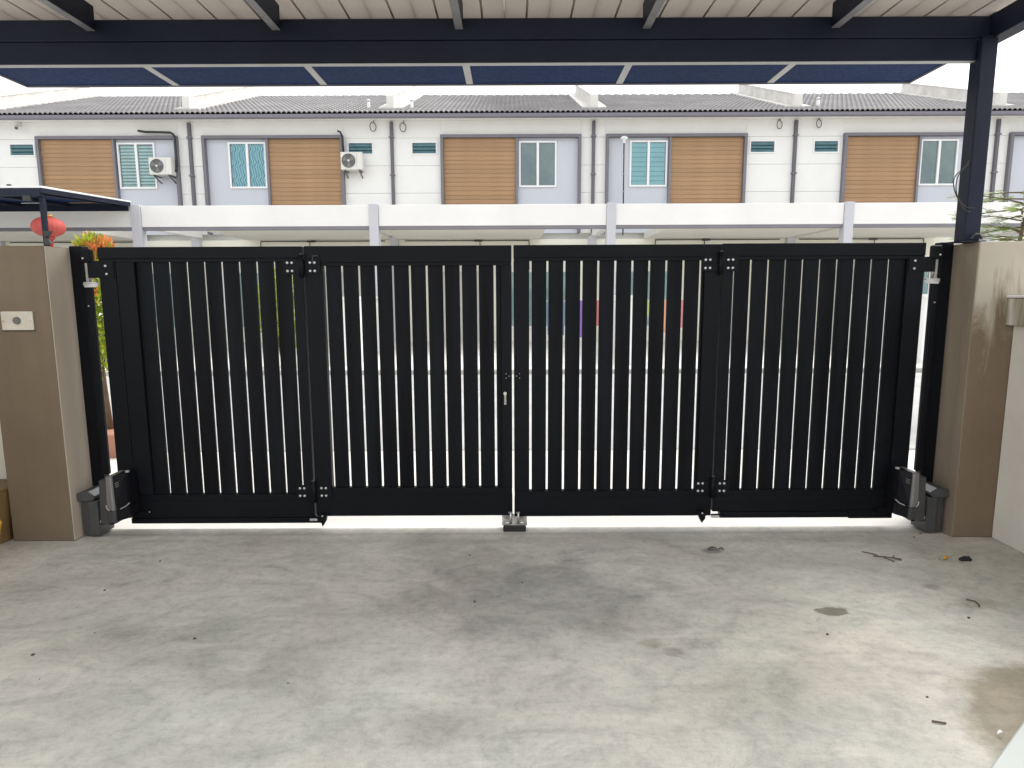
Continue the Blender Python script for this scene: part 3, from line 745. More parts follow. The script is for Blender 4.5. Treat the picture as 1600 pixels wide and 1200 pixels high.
# clothes rack glimpsed through the slits
rx0, rx1, ryy = 0.7, 3.9, 14.0
t = thing('clothes_rack', 'thin clothes rack hung with colourful washing, glimpsed through the gate slits', 'clothes rack', ((rx0 + rx1) / 2, ryy, 0)); P = Part(t)
P.add(MB().tube([(rx0, ryy, 1.30), (rx1, ryy, 1.30)], 0.014, 6), 'rail', 'steel')
for x in (rx0, rx1): P.add(MB().tube([(x, ryy - 0.3, 0), (x, ryy, 1.30), (x, ryy + 0.3, 0)], 0.014, 6), 'leg', 'steel')
for x, hgt, colr, nm in ((0.78, .75, (.12, .17, .30), 'dark blue'), (1.28, .8, (.20, .12, .34), 'purple'), (1.80, .55, (.42, .14, .13), 'red'), (2.25, .8, (.75, .75, .75), 'white'), (2.72, .35, (.36, .44, .18), 'lime'), (3.18, .7, (.55, .28, .16), 'orange'), (3.55, .6, (.48, .18, .18), 'crimson')):
    mb = MB(); n = 14; bm = mb.bm; colsv = []
    for i in range(n + 1):
        xx = x + 0.36 * i / n; dy = 0.012 * math.sin(i * 1.3)
        colsv.append([bm.verts.new((xx, ryy - 0.03 + dy, 1.318 - hgt)), bm.verts.new((xx, ryy - 0.018, 1.31)), bm.verts.new((xx, ryy, 1.32)), bm.verts.new((xx, ryy + 0.018, 1.31)), bm.verts.new((xx, ryy + 0.03 - dy, 1.33 - hgt * 0.9))])
    for p, q in zip(colsv, colsv[1:]):
        for j in range(4): bm.faces.new((p[j], q[j], q[j + 1], p[j + 1])).smooth = True
    M['cloth'] = plain(nm.replace(' ', '_') + '_cloth', colr, 0.85, 0, 0.1, 8)
    tag(mb.build('garment', 'cloth', loc=(x + .18, ryy, 1.3)), nm + ' garment hanging over the clothes rack behind the gate', 'clothes', 'washing on the rack')

# ------------------------------------------------------------------ plants
def leaves(mb, n, centre, rad, size, rnd, up=0.3, hole=0.0):
    bm = mb.bm
    for i in range(n):
        while True:
            p = Vector((rnd.uniform(-1, 1), rnd.uniform(-1, 1), rnd.uniform(-1, 1)))
            if hole < p.length < 1: break
        c = Vector((centre[0] + p.x * rad[0], centre[1] + p.y * rad[1], centre[2] + p.z * rad[2]))
        d = (Vector((p.x, p.y, p.z + up)) + Vector((rnd.gauss(0, .6), rnd.gauss(0, .6), rnd.gauss(0, .6)))).normalized()
        s = d.orthogonal().normalized(); s = (s * math.cos(rnd.random() * 6.28) + d.cross(s) * math.sin(rnd.random() * 6.28))
        nn = d.cross(s); l = size * rnd.uniform(0.7, 1.3); wd = l * 0.21
        v = [bm.verts.new(c), bm.verts.new(c + d * l * .45 + s * wd + nn * l * .05), bm.verts.new(c + d * l), bm.verts.new(c + d * l * .45 - s * wd + nn * l * .05)]
        bm.faces.new(v)
rnd = random.Random(3)
px, py = -3.86, 6.0
t = thing('garden_shrub', 'tall shrub with green leaves and orange new shoots beside the left gate post', 'shrub', (px, py, 0.0)); P = Part(t)
mb = MB().tube([(px + .02, py, 0.2), (px, py, 0.6), (px - .02, py, 1.1), (px, py, 1.8)], [0.03, 0.026, 0.02, 0.008], 8)
for k in range(24):
    z = 0.8 + k * 0.038; a = rnd.random() * 6.28; r_ = 0.14
    mb.tube([(px, py, z), (px + r_ * .6 * math.cos(a), py + r_ * .6 * math.sin(a), z + .12), (px + r_ * math.cos(a), py + r_ * math.sin(a), z + .22)], [0.009, 0.006, 0.003], 5)
P.add(mb, 'trunk', 'bark')
mb = MB(); leaves(mb, 2300, (px, py, 1.30), (0.25, 0.28, 0.58), 0.07, rnd, 0.4, 0.2)
leaves(mb, 300, (px + .02, py, 1.86), (0.14, 0.14, 0.13), 0.07, rnd, 0.9)
P.add(mb, 'foliage', 'leaf_green', kind='stuff')
mb = MB()
for k in range(30):
    a = rnd.random() * 6.28; q = math.sqrt(rnd.random()) * 0.16
    cx, cy, cz = px + .03 + q * math.cos(a), py + q * math.sin(a), 1.95 + rnd.uniform(-.10, .07) - q * 0.5
    mb.tube([(cx, cy, cz - .1), (cx + rnd.gauss(0, .015), cy, cz + .03)], 0.003, 4)
    leaves(mb, 13, (cx, cy, cz), (0.03, 0.03, 0.055), 0.06, rnd, 1.2)
for k in range(22):
    a = rnd.random() * 6.28; z = rnd.uniform(0.8, 1.75); q = 0.24
    leaves(mb, 8, (px + q * math.cos(a), py + q * math.sin(a), z), (0.03, 0.03, 0.05), 0.055, rnd, 1.0)
P.add(mb, 'new_shoots', 'leaf_new', kind='stuff')
P2 = MB().box(px - .30, px + .30, py - .26, py + .26, -0.09, 0.20, 0.012)
tag(P2.build('planter_box', 'clay', loc=(px, py, 0)), 'terracotta planter box under the tall shrub left of the gate', 'planter')

bx, by = -4.7, 13.1
t = thing('garden_shrub', 'green bush across the street, seen only through slits near the left hinge', 'shrub', (bx, by, 0)); P = Part(t)
mb = MB()
for k in range(7):
    a = k * 0.9; mb.tube([(bx, by, 0), (bx + .12 * math.cos(a), by + .12 * math.sin(a), .8), (bx + .3 * math.cos(a), by + .3 * math.sin(a), 1.5)], [0.025, 0.018, 0.006], 6)
P.add(mb, 'trunk', 'bark')
mb = MB(); leaves(mb, 1500, (bx, by, 1.15), (0.5, 0.45, 0.8), 0.12, rnd, 0.4, 0.2); P.add(mb, 'foliage', 'leaf_green', kind='stuff')

# feathery young tree beyond the right wall
tx, ty = 6.30, 8.1
t = thing('young_tree', 'feathery pale green young tree right of the dark carport column', 'tree', (tx, ty, 0)); P = Part(t)
mb = MB().tube([(tx, ty, -0.1), (tx + .03, ty, 1.0), (tx - .02, ty, 1.9), (tx + .05, ty, 2.5)], [0.05, 0.04, 0.028, 0.01], 8)
lf = MB()
P_tr = mb; branches = MB()
for k in range(44):
    z = 1.55 + k * 0.026; a = k * 2.4 + rnd.uniform(-.3, .3); ln_ = rnd.uniform(0.55, 0.95) * (1.05 - 0.22 * abs(z - 1.9))
    p0 = Vector((tx, ty, z)); d = Vector((math.cos(a), math.sin(a), rnd.uniform(0.05, 0.35))).normalized()
    pts = [p0 + d * ln_ * q + Vector((0, 0, -0.16 * q * q * ln_)) for q in (0, .25, .5, .75, 1)]
    branches.tube(pts, [0.010, 0.008, 0.006, 0.004, 0.002], 5)
    side = d.cross(Vector((0, 0, 1))).normalized()
    for q in [0.25 + 0.05 * i for i in range(16)]:
        base = p0 + d * ln_ * q + Vector((0, 0, -0.16 * q * q * ln_))
        for sgn in (-1, 1):
            if rnd.random() < 0.25: continue
            dd = (d * 0.6 + side * sgn + Vector((0, 0, rnd.uniform(-.3, .3)))).normalized(); l = 0.13 * rnd.uniform(.6, 1.2)
            tip = base + dd * l; nn = dd.cross(d).normalized()
            branches.tube([base, tip], 0.0018, 3, False)
            for i in range(7):
                c = base + dd * l * (0.25 + i * 0.12); s2 = nn.cross(dd).normalized()
                for sg in (-1, 1):
                    e = c + (s2 * sg + dd * .5).normalized() * 0.032
                    wv_ = dd * 0.008 + nn * 0.003
                    lf.bm.faces.new([lf.bm.verts.new(v_) for v_ in (c, c + (e - c) * .5 + wv_, e, c + (e - c) * .5 - wv_)])
P.add(mb, 'trunk', 'bark'); P.add(branches, 'branches', 'bark'); P.add(lf, 'foliage', 'leaf_pale', kind='stuff')

# ================================================================== OWN CARPORT
YB = 2.6        # roof stopped short out of view, to let sky light onto the floor
t = thing('carport', 'dark steel carport overhead with white ceiling sheets and navy front awning', 'carport', (0, 3.75, 0)); P = Part(t); carport = t
P.add(MB().box(-3.33, 2.637, 3.75, 3.80, 2.848, 2.958, 0.004), 'front_beam', 'navy')
P.add(MB().box(-3.33, 2.575, 3.753, 3.803, 2.729, 2.845, 0.004), 'front_beam', 'navy')
P.add(MB().box(-3.30, 2.575, 3.758, 3.798, 2.7265, 2.7285), 'beam_underside', 'batten')  # outside light on the beam's underside, painted as a pale strip
P.add(MB().box(2.64, 2.74, YB, 3.86, 2.84, 2.968, 0.004), 'side_beam', 'navy')
P.add(MB().box(-3.43, -3.332, YB, 3.86, 2.84, 2.968, 0.004), 'side_beam', 'navy')
P.add(MB().box(2.577, 2.667, 3.72, 3.81, 1.75, 2.838, 0.006, 2).box(2.577, 2.638, 3.72, 3.749, 2.838, 2.846), 'column', 'navy')
P.add(MB().box(2.55, 2.69, 3.70, 3.83, 1.742, 1.749), 'base_plate', 'navy')
P.add(MB().box(-3.43, -3.34, 3.72, 3.81, 0, 2.838, 0.006), 'column', 'navy')
for x in (2.577,): P.add(MB().box(x + .062, x + .15, YB + .01, YB + .10, 0, 2.838), 'column', 'navy')
for x in (-2.322, -1.307, -0.304, 0.724, 1.760):
    r_ = P.add(MB().box(x, x + 0.045, YB + .05, 3.748, 2.902, 3.026), 'rafter', 'navy')
    P.add(MB().box(x + 0.001, x + 0.044, YB + .05, 3.747, 2.8985, 2.9015), 'rafter_lip', 'rafter_lip', r_)
pw = 0.2535; first = None
for k in range(24):
    x = -3.33 + k * pw
    mb = MB().prism([(x + 0.0004, 3.0282), (x + 0.0018, 3.0275), (x + pw - 0.0018, 3.0275), (x + pw - 0.0004, 3.0282), (x + pw - 0.0006, 3.045), (x + 0.0006, 3.045)], 'y', YB, 3.94)
    P.add(mb, 'ceiling_panel', 'ceiling')
mb = MB()
for k in range(24):
    for j in (2,):
        x = -3.33 + k * pw + j * pw / 4
        mb.box(x - 0.006, x + 0.006, YB, 3.94, 3.0262, 3.0285, 0.001)
P.add(mb, 'ceiling_rib', 'ceiling', kind='stuff')
P.add(MB().box(-3.40, 2.76, 3.945, 4.68, 3.06, 3.08), 'roof_sheet', 'gutter')
P.add(MB().box(-3.33, 2.74, 3.945, 3.955, 2.905, 3.058), 'closing_board', 'navy')
# front awning: navy sheets between pale battens
bx_ = [-3.325, -2.322, -1.307, -0.304, 0.724, 1.760]
edges = bx_ + [2.74]
for i in range(6):
    a = edges[i] + (0.046 if i else 0.0); b_ = edges[i + 1] - 0.001
    P.add(MB().box(a, b_, 3.806, 4.645, 2.893, 2.90), 'awning_sheet', 'soffit_navy')
    if i: P.add(MB().box(edges[i], edges[i] + 0.045, 3.806, 4.645, 2.889, 2.902), 'awning_batten', 'batten')
P.add(MB().box(-3.335, 2.75, 4.647, 4.662, 2.884, 3.055), 'awning_fascia', 'trim_grey')
P.add(MB().box(2.741, 2.752, 3.87, 4.646, 2.884, 3.055), 'awning_end', 'trim_grey')
P.add(MB().box(-3.336, -3.326, 3.87, 4.646, 2.884, 3.055), 'awning_end', 'trim_grey')

# pillars and walls
def pillar(x0, x1, m, label):
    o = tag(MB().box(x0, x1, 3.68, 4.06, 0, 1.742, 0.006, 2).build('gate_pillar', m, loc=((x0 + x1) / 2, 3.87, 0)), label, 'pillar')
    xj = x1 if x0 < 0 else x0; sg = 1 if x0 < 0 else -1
    jb = MB().box(xj, xj + sg * 0.004, 3.684, 4.055, 0.004, 1.738)  # thin sheet added over the inner face to carry the painted light
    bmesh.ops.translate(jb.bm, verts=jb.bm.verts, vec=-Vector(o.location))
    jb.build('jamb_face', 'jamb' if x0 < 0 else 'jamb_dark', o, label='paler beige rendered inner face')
    return o
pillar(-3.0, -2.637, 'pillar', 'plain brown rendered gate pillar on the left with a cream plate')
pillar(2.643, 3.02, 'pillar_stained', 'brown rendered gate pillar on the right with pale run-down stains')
def yard_wall(x0, x1, y0, y1, label, over):
    t = thing('boundary_wall', label, 'wall', ((x0 + x1) / 2, (y0 + y1) / 2, 0)); P = Part(t)
    P.add(MB().box(x0, x1, y0, y1, 0, 1.27, 0.004), 'wall', 'yard_wall')
    P.add(MB().box(x0 - over[0], x1 + over[1], y0, y1, 1.272, 1.425, 0.004), 'coping', 'coping')
    P.add(MB().box(x0 - over[0] - 0.008, x1 + over[1] + .008, y0, y1, 1.427, 1.442, 0.003), 'coping_top', 'house_white')
yard_wall(2.875, 3.0, -4.0, 3.677, 'off-white boundary wall with stained coping, running up to the right pillar', (0.05, 0.03))
yard_wall(-3.42, -3.30, -4.0, 3.855, 'off-white boundary wall on the left side of the carport', (0.03, 0.03))
yard_wall(-3.42, -3.003, 3.86, 3.98, 'short off-white wall behind the brown tub, left of the left pillar', (0.0, 0.0))

# house behind the camera: its plain front wall closes the carport
tag(MB().box(-3.4, 3.4, -6.4, -6.1, 0, 6.0).build('house_front_wall', 'house_white', loc=(0, -6.2, 0)), 'plain white house wall behind the viewer at the back of the carport', 'wall')

# cream wall plate on the left pillar
t = thing('wall_plate', 'worn cream cover plate with a round grey button on the left pillar', 'doorbell', (-2.823, 3.68, 1.32)); P = Part(t)
P.add(MB().box(-2.914, -2.733, 3.668, 3.6795, 1.267, 1.374, 0.004, 2), 'cover_plate', 'cream_plate')
P.add(MB().box(-2.918, -2.729, 3.675, 3.6797, 1.262, 1.266), 'plate_shadow_gap', 'rubber')
P.add(MB().tube([(-2.823, 3.668, 1.322), (-2.823, 3.660, 1.322)], [0.022, 0.02], 20), 'button', 'grey_button')
for x in (-2.90, -2.747): P.add(MB().tube([(x, 3.668, 1.32), (x, 3.665, 1.32)], 0.004, 8), 'screw', 'steel')

# ------------------------------------------------------------------ gate
GY = 3.86
def leaf(root, P, stiles, slits, lo, hi, zb, zt, ztop, zbot, sw=0.0066, thick=0.0145):
    """one leaf: outer frame is the part, every stile, rail and slat a piece of it"""
    x0, x1 = stiles[0][0], stiles[-1][1]
    fr = P.add(MB().box(x0, x1, GY, GY + 0.05, zt + 0.018, ztop, 0.003), 'leaf_frame', 'black', root)
    P.add(MB().box(x0 + .001, x1 - .001, GY + 0.006, GY + 0.049, zt, zt + 0.0175), 'rail_lip', 'black', fr)
    P.add(MB().box(x0, x1, GY, GY + 0.05, zbot, zb - 0.045, 0.003), 'bottom_rail', 'black', fr)
    P.add(MB().box(x0 + .001, x1 - .001, GY + 0.006, GY + 0.049, zb - 0.0445, zb), 'rail_lip', 'black', fr)
    for a, b_ in stiles:
        P.add(MB().box(a, b_, GY, GY + 0.05, zb + 0.0005, zt - 0.0005, 0.002), 'stile', 'black', fr)
    xs = [lo] + list(slits) + [hi]
    for i, (a, b_) in enumerate(zip(xs, xs[1:])):
        a2 = a + (sw if i else 0); b2 = b_ - (sw if i < len(xs) - 2 else 0)
        if b2 - a2 < 0.012: continue
        a2 += random.uniform(-.0009, .0009); b2 += random.uniform(-.0009, .0009)
        P.add(MB().box(a2, b2, GY + 0.020, GY + 0.020 + thick, zb - 0.02, zt + 0.01, 0.0015), 'slat', 'black_slat', fr)
    return fr
def hinge(P, x, z):
    pl = P.add(MB().box(x - 0.115, x - 0.02, GY - 0.006, GY - 0.0005, z - 0.045, z + 0.045, 0.001).box(x + 0.015, x + 0.105, GY - 0.006, GY - 0.0005, z - 0.045, z + 0.045, 0.001), 'hinge', 'black')
    P.add(MB().tube([(x - 0.002, GY - 0.018, z - 0.065), (x - 0.002, GY - 0.018, z + 0.068)], 0.014, 14).box(x - 0.02, x + 0.015, GY - 0.010, GY - 0.001, z - 0.045, z + 0.045), 'barrel', 'black', pl)
    P.add(MB().tube([(x - 0.002, GY - 0.018, z + 0.0685), (x - 0.002, GY - 0.018, z + 0.078)], 0.010, 12), 'hinge_pin', 'opener', pl)
    b0 = None
    for dx in (-0.090, -0.063, 0.044, 0.071):
        for dz in (-0.024, 0.024):
            if b0 is None:
                b0 = P.add(MB().tube([(0, -0.0065, 0), (0, -0.011, 0), (0, -0.0125, 0)], [0.0085, 0.0075, 0.0035], 10), 'bolt', 'bolt', pl)
                b0.data.transform(Matrix.Translation(P.l)); b0.location = Vector((x + dx, GY, z + dz)) - P.l
            else:
                c = b0.copy(); COL.objects.link(c); c.parent = pl; c.location = Vector((x + dx, GY, z + dz)) - P.l
def bolts(P, par, pts, r=0.008, y=GY - 0.006):
    for (x, z) in pts:
        P.add(MB().tube([(x, y - 0.0002, z), (x, y - 0.006, z), (x, y - 0.007, z)], [r, r * 0.9, r * 0.4], 10), 'bolt', 'bolt', par)

def lin(a, b, n): return [a + (b - a) * i / (n - 1) for i in range(n)]
# left pair
t = thing('folding_gate', 'left half of the black slatted folding gate, up to the centre gap', 'gate', (-2.45, GY, 0)); P = Part(t); gl = t
leaf(t, P, [(-2.452, -2.352), (-2.349, -2.242), (-1.302, -1.241)], lin(-2.147, -1.312, 9), -2.241, -1.303, 0.226, 1.658, 1.745, 0.078, 0.0062, 0.0175)
P.add(MB().box(-2.39, -1.20, GY - 0.004, GY + 0.045, 0.043, 0.076, 0.002), 'base_strip', 'black')
leaf(t, P, [(-1.229, -1.123), (-0.064, 0.000)], lin(-1.115, -0.101, 11), -1.122, -0.065, 0.265, 1.631, 1.746, 0.085)
hinge(P, -1.238, 1.625); hinge(P, -1.232, 0.245)
pl = P.add(MB().box(-2.515, -2.36, GY - 0.006, GY - 0.0005, 1.565, 1.665, 0.001), 'pivot_plate', 'black'); bolts(P, pl, [(-2.405, 1.635), (-2.402, 1.588)])
P.add(MB().tube([(-1.18, GY - 0.004, 1.688), (-1.14, GY - 0.016, 1.688)], 0.004, 6).tube([(-1.178, GY - 0.004, 1.688), (-1.178, GY - 0.004, 1.645)], 0.003, 6), 'hook', 'opener')
# handle on the left inner stile, drop-lock plate marks
P.add(MB().box(-0.050, -0.034, GY - 0.010, GY - 0.0005, 0.79, 0.86, 0.003).box(-0.047, -0.040, GY - 0.018, GY - 0.0105, 0.80, 0.845, 0.002), 'lock_handle', 'steel')
P.add(MB().tube([(-0.0425, GY - 0.010, 0.862), (-0.0425, GY - 0.018, 0.862)], 0.010, 12), 'key_cylinder', 'steel')
lp = P.add(MB().box(-0.045, -0.004, GY - 0.004, GY - 0.0005, 0.945, 0.99), 'latch_plate', 'black')
bolts(P, lp, [(-0.036, 0.981), (-0.036, 0.954), (-0.018, 0.967)], 0.003, GY - 0.004)
P.add(MB().tube([(-1.275, GY - 0.02, 0.075), (-1.20, GY - 0.02, 0.075)], 0.013, 8).prism([(-1.205, 0.105), (-1.155, 0.105), (-1.165, 0.06), (-1.185, 0.028), (-1.195, 0.06)], 'y', GY - 0.03, GY - 0.0005), 'guide_stop', 'black')
P.add(MB().box(-1.262, -1.215, GY - 0.036, GY - 0.030, 0.068, 0.082, 0.001), 'guide_tab', 'bolt')
bolts(P, t, [(-1.183, 0.098)], 0.006, GY - 0.03); bolts(P, t, [(-2.275, 0.118)], 0.006, GY)
# right pair
t = thing('folding_gate', 'right half of the black slatted folding gate, from the centre gap on', 'gate', (2.45, GY, 0)); P = Part(t)
leaf(t, P, [(0.012, 0.105), (1.150, 1.243)], lin(0.113, 1.129, 11), 0.106, 1.149, 0.240, 1.655, 1.747, 0.078)
leaf(t, P, [(1.252, 1.319), (2.352, 2.455)], lin(1.328, 2.254, 10), 1.320, 2.351, 0.240, 1.657, 1.751, 0.104, 0.0062, 0.0175)
P.add(MB().box(1.30, 2.10, GY - 0.004, GY + 0.045, 0.064, 0.101, 0.002), 'base_strip', 'black')
P.add(MB().box(2.103, 2.375, GY - 0.010, GY + 0.045, 0.060, 0.108, 0.002), 'opener_arm_bracket', 'black')
hinge(P, 1.240, 1.632); hinge(P, 1.245, 0.265)
pl = P.add(MB().box(2.358, 2.515, GY - 0.006, GY - 0.0005, 1.580, 1.668, 0.001), 'pivot_plate', 'black'); bolts(P, pl, [(2.390, 1.645), (2.388, 1.600)])
lp = P.add(MB().box(0.014, 0.055, GY - 0.004, GY - 0.0005, 0.945, 0.99), 'latch_plate', 'black')
bolts(P, lp, [(0.046, 0.981), (0.046, 0.954), (0.028, 0.967)], 0.003, GY - 0.004)
P.add(MB().tube([(1.24, GY - 0.02, 0.085), (1.31, GY - 0.02, 0.085)], 0.013, 8).prism([(1.15, 0.115), (1.205, 0.115), (1.20, 0.07), (1.18, 0.042), (1.165, 0.07)], 'y', GY - 0.03, GY - 0.0005), 'guide_stop', 'black')
P.add(MB().box(1.235, 1.285, GY - 0.036, GY - 0.030, 0.079, 0.092, 0.001), 'guide_tab', 'bolt')
bolts(P, t, [(1.18, 0.106)], 0.006, GY - 0.03); bolts(P, t, [(2.30, 0.118)], 0.006, GY - 0.01)

# gate posts with the top pivots
def gate_post(s, label):
    t = thing('gate_post', label, 'post', (s * 2.59, 3.93, 0), 'black steel gate posts'); P = Part(t)
    P.add(MB().box(s * 2.562, s * 2.636, 3.886, 3.956, 0, 1.755, 0.006, 2), 'post', 'black')
    P.add(MB().box(s * 2.545, s * 2.566, 3.872, 3.8845, 0.02, 1.70, 0.003), 'post_rib', 'black')
    P.add(MB().box(s * 2.503, s * 2.5445, 3.853, 3.885, 0.36, 1.530, 0.008, 2), 'pivot_tube', 'black')
    P.add(MB().box(s * 2.488, s * 2.544, 3.846, 3.884, 1.655, 1.735, 0.006), 'top_bearing_box', 'black')
    P.add(MB().box(s * 2.522, s * 2.5445, 3.878, 3.883, 1.5415, 1.654), 'bracket_plate', 'steel')
    P.add(MB().tube([(s * 2.506, 3.866, 1.535), (s * 2.506, 3.866, 1.656)], 0.010, 12), 'pivot_pin', 'steel')
    P.add(MB().box(s * 2.464, s * 2.5445, 3.848, 3.884, 1.533, 1.541, 0.001).prism([(s * 2.47, 1.5325), (s * 2.55, 1.5325), (s * 2.54, 1.510), (s * 2.485, 1.512)], 'y', 3.852, 3.878), 'support_bracket', 'steel')
    P.add(MB().tube([(s * 2.525, 3.8528, 1.40), (s * 2.525, 3.848, 1.40)], 0.005, 8), 'screw', 'steel')
    P.add(MB().tube([(s * 2.53, 3.8458, 1.68), (s * 2.53, 3.842, 1.68)], 0.006, 8), 'screw', 'steel')
gate_post(-1, 'black steel gate post against the left brown pillar')
gate_post(1, 'black steel gate post against the stained right pillar')

# gate openers: charcoal motor with graphite nose and a side box
def opener(s, label):
    t = thing('gate_opener', label, 'gate opener', (s * 2.45, 3.75, 0.0), 'gate openers at the bottom corners'); P = Part(t)
    def poly(pts): return [(s * a, b) for a, b in pts]
    def pr(pts, z0, z1, top=None, bev=0.004):
        return MB().prism(poly(pts), 'z', z0, z1, bev, poly(top) if top else None)
    P.add(pr([(2.490, 3.852), (2.490, 3.712), (2.428, 3.690), (2.428, 3.852)], 0.094, 0.362, [(2.486, 3.852), (2.486, 3.722), (2.428, 3.700), (2.428, 3.852)], 0.006), 'motor_housing', 'opener')
    P.add(pr([(2.4275, 3.688), (2.372, 3.660), (2.364, 3.668), (2.364, 3.851), (2.4275, 3.851)], 0.192, 0.392, [(2.4275, 3.700), (2.396, 3.690), (2.386, 3.696), (2.386, 3.851), (2.4275, 3.851)]), 'nose_cover', 'opener_cover')
    P.add(pr([(2.3635, 3.670), (2.328, 3.735), (2.322, 3.757), (2.322, 3.851), (2.3635, 3.851)], 0.200, 0.398, [(2.3855, 3.700), (2.342, 3.765), (2.335, 3.785), (2.335, 3.851), (2.3855, 3.851)]), 'release_cover', 'opener_face')
    P.add(pr([(2.4275, 3.692), (2.372, 3.666), (2.364, 3.674), (2.364, 3.851), (2.4275, 3.851)], 0.112, 0.190), 'motor_base', 'opener')
    P.add(pr([(2.3635, 3.676), (2.326, 3.740), (2.320, 3.76), (2.320, 3.851), (2.3635, 3.851)], 0.122, 0.198), 'motor_base', 'opener_face')
    mb = MB(); mb.tube([(s * 2.4265, 3.684, 0.222), (s * 2.418, 3.676, 0.204), (s * 2.400, 3.668, 0.194)], 0.0028, 6)
    mb.tube([(s * 2.345, 3.686, 0.198), (s * 2.325, 3.712, 0.207), (s * 2.313, 3.730, 0.222)], 0.0028, 6)
    P.add(mb, 'seam_highlight_trim', 'opener_edge')
    P.add(MB().tube([(s * 2.338, 3.775, 0.399), (s * 2.338, 3.775, 0.409)], 0.012, 12), 'release_key', 'opener_edge')
    mb = MB()
    for k in range(3): mb.prism([(s * 2.374, 0.352 - k * .012), (s * 2.352, 0.362 - k * .012), (s * 2.352, 0.358 - k * .012), (s * 2.374, 0.348 - k * .012)], 'y', 3.70, 3.708)
    P.add(mb, 'vent_slot', 'opener_cover')
    P.add(MB().box(s * 2.43, s * 2.545, 3.745, 3.88, 0.078, 0.092, 0.002), 'mounting_plate', 'black')
    for x in (2.512, 2.528): P.add(MB().tube([(s * x, 3.75, 0.092), (s * x, 3.75, 0.106)], 0.006, 6), 'nut', 'bolt')
    P.add(MB().box(s * 2.27, s * 2.42, GY - 0.03, GY - 0.012, 0.112, 0.128, 0.002), 'drive_arm', 'black')
    return t
opener(-1, 'charcoal gate opener motor at the bottom left of the gate')
opener(1, 'charcoal gate opener motor at the bottom right of the gate')
def side_box(s, label):
    t = thing('control_box', label, 'control box', (s * 2.565, 3.73, 0), 'control boxes beside the openers'); P = Part(t)
    P.add(MB().prism([(s * a, b) for a, b in ((2.618, 3.878), (2.618, 3.746), (2.580, 3.740), (2.568, 3.733), (2.512, 3.738), (2.512, 3.878))], 'z', 0.012, 0.232, 0.003), 'box_body', 'opener')
    P.add(MB().prism([(s * a, b) for a, b in ((2.626, 0.234), (2.626, 0.280), (2.602, 0.288), (2.560, 0.290), (2.522, 0.264), (2.522, 0.246), (2.54, 0.234))], 'y', 3.726, 3.880, 0.002), 'box_lid', 'opener')
    P.add(MB().prism([(s * a, b) for a, b in ((2.5575, 0.2915), (2.5205, 0.2665), (2.519, 0.2645), (2.5560, 0.2895 + 0.003))], 'y', 3.730, 3.878), 'lid_bevel', 'opener_edge')
side_box(-1, 'dark grey control box with sloped lid at the foot of the left pillar')
side_box(1, 'dark grey control box with sloped lid at the foot of the right pillar')

# centre floor stop
t = thing('gate_stop', 'black floor stop block with metal catches under the centre of the gate', 'gate stop', (0.012, 3.84, 0)); P = Part(t)
P.add(MB().box(-0.058, 0.083, 3.80, 3.90, 0, 0.038, 0.005, 2), 'rubber_block', 'rubber')
P.add(MB().box(-0.066, 0.090, 3.81, 3.89, 0.0385, 0.044, 0.001).box(-0.066, 0.090, 3.885, 3.89, 0.044, 0.085), 'steel_tray', 'steel')
for x in (-0.012, 0.036): P.add(MB().tube([(x, 3.83, 0.044), (x, 3.83, 0.115)], 0.0065, 10).box(x - 0.014, x + 0.010, 3.823, 3.837, 0.112, 0.118), 'drop_rod', 'steel')
for x in (-0.035, 0.060): P.add(MB().tube([(x - .016, 3.82, 0.052), (x + .016, 3.82, 0.052)], 0.009, 10), 'roller', 'bolt')

# ------------------------------------------------------------------ cables on the column
mb = MB()
for k, (q, dz) in enumerate(((0.085, 0.0), (0.07, -0.02))):
    mb.tube(smooth([(2.577, 3.735, 2.175 + .004 * k), (2.555, 3.725, 2.16), (2.577 - q, 3.715, 2.105), (2.577 - q - 0.008, 3.71, 2.05 + dz), (2.577 - q * 0.75, 3.712, 1.985 + dz), (2.577 - q * 0.1, 3.714, 1.935 + dz), (2.615 - .02 * k, 3.716, 1.93 + dz)]), 0.0028, 6)
mb.box(2.570, 2.582, 3.728, 3.744, 2.165, 2.19)
tag(mb.build('loose_cable', 'cable', loc=(2.57, 3.73, 2.1)), 'thin black cable curling out of a hole in the carport column', 'cable')
mb = MB(); mb.tube([(2.630 + 0.030 * math.cos(a), 3.70 - 0.004 * i / 8, 1.753 + 0.030 * math.sin(a) + 0.001) for i, a in enumerate([k * math.pi / 10 for k in range(11)])], 0.007, 8)
tag(mb.build('cable_offcut', 'cable', loc=(2.63, 3.69, 1.75)), 'short bent black cable at the foot of the carport column, on the right pillar', 'cable')

# ------------------------------------------------------------------ left corner: tub and hose
t = thing('plastic_tub', 'brown plastic tub behind the yellow hose, left of the left pillar', 'tub', (-3.15, 3.70, 0)); P = Part(t)
P.add(MB().lathe([(0.115, 0), (0.12, 0.01), (0.14, 0.30), (0.142, 0.325), (0.13, 0.325), (0.112, 0.02), (0.001, 0.015)], (-3.15, 3.70, 0), 28), 'tub_body', 'brown_tub')
P.add(MB().lathe([(0.143, 0.318), (0.15, 0.322), (0.15, 0.336), (0.143, 0.340)], (-3.15, 3.70, 0), 28), 'rim', 'brown_tub')
mb = MB(); pts = []
for i in range(150):
    a = i * 0.32; k = i / 150
    r_ = 0.125 + 0.012 * math.sin(i * 1.7); pts.append((-3.055 + r_ * math.cos(a), 3.50 - 0.05 * k + 0.04 * math.sin(a), 0.139 + r_ * math.sin(a)))
mb.tube(pts, 0.0075, 7)
tag(mb.build('garden_hose', 'yellow', loc=(-3.05, 3.5, 0)), 'coil of thin yellow hose leaning on a brown tub beside the left pillar', 'hose')

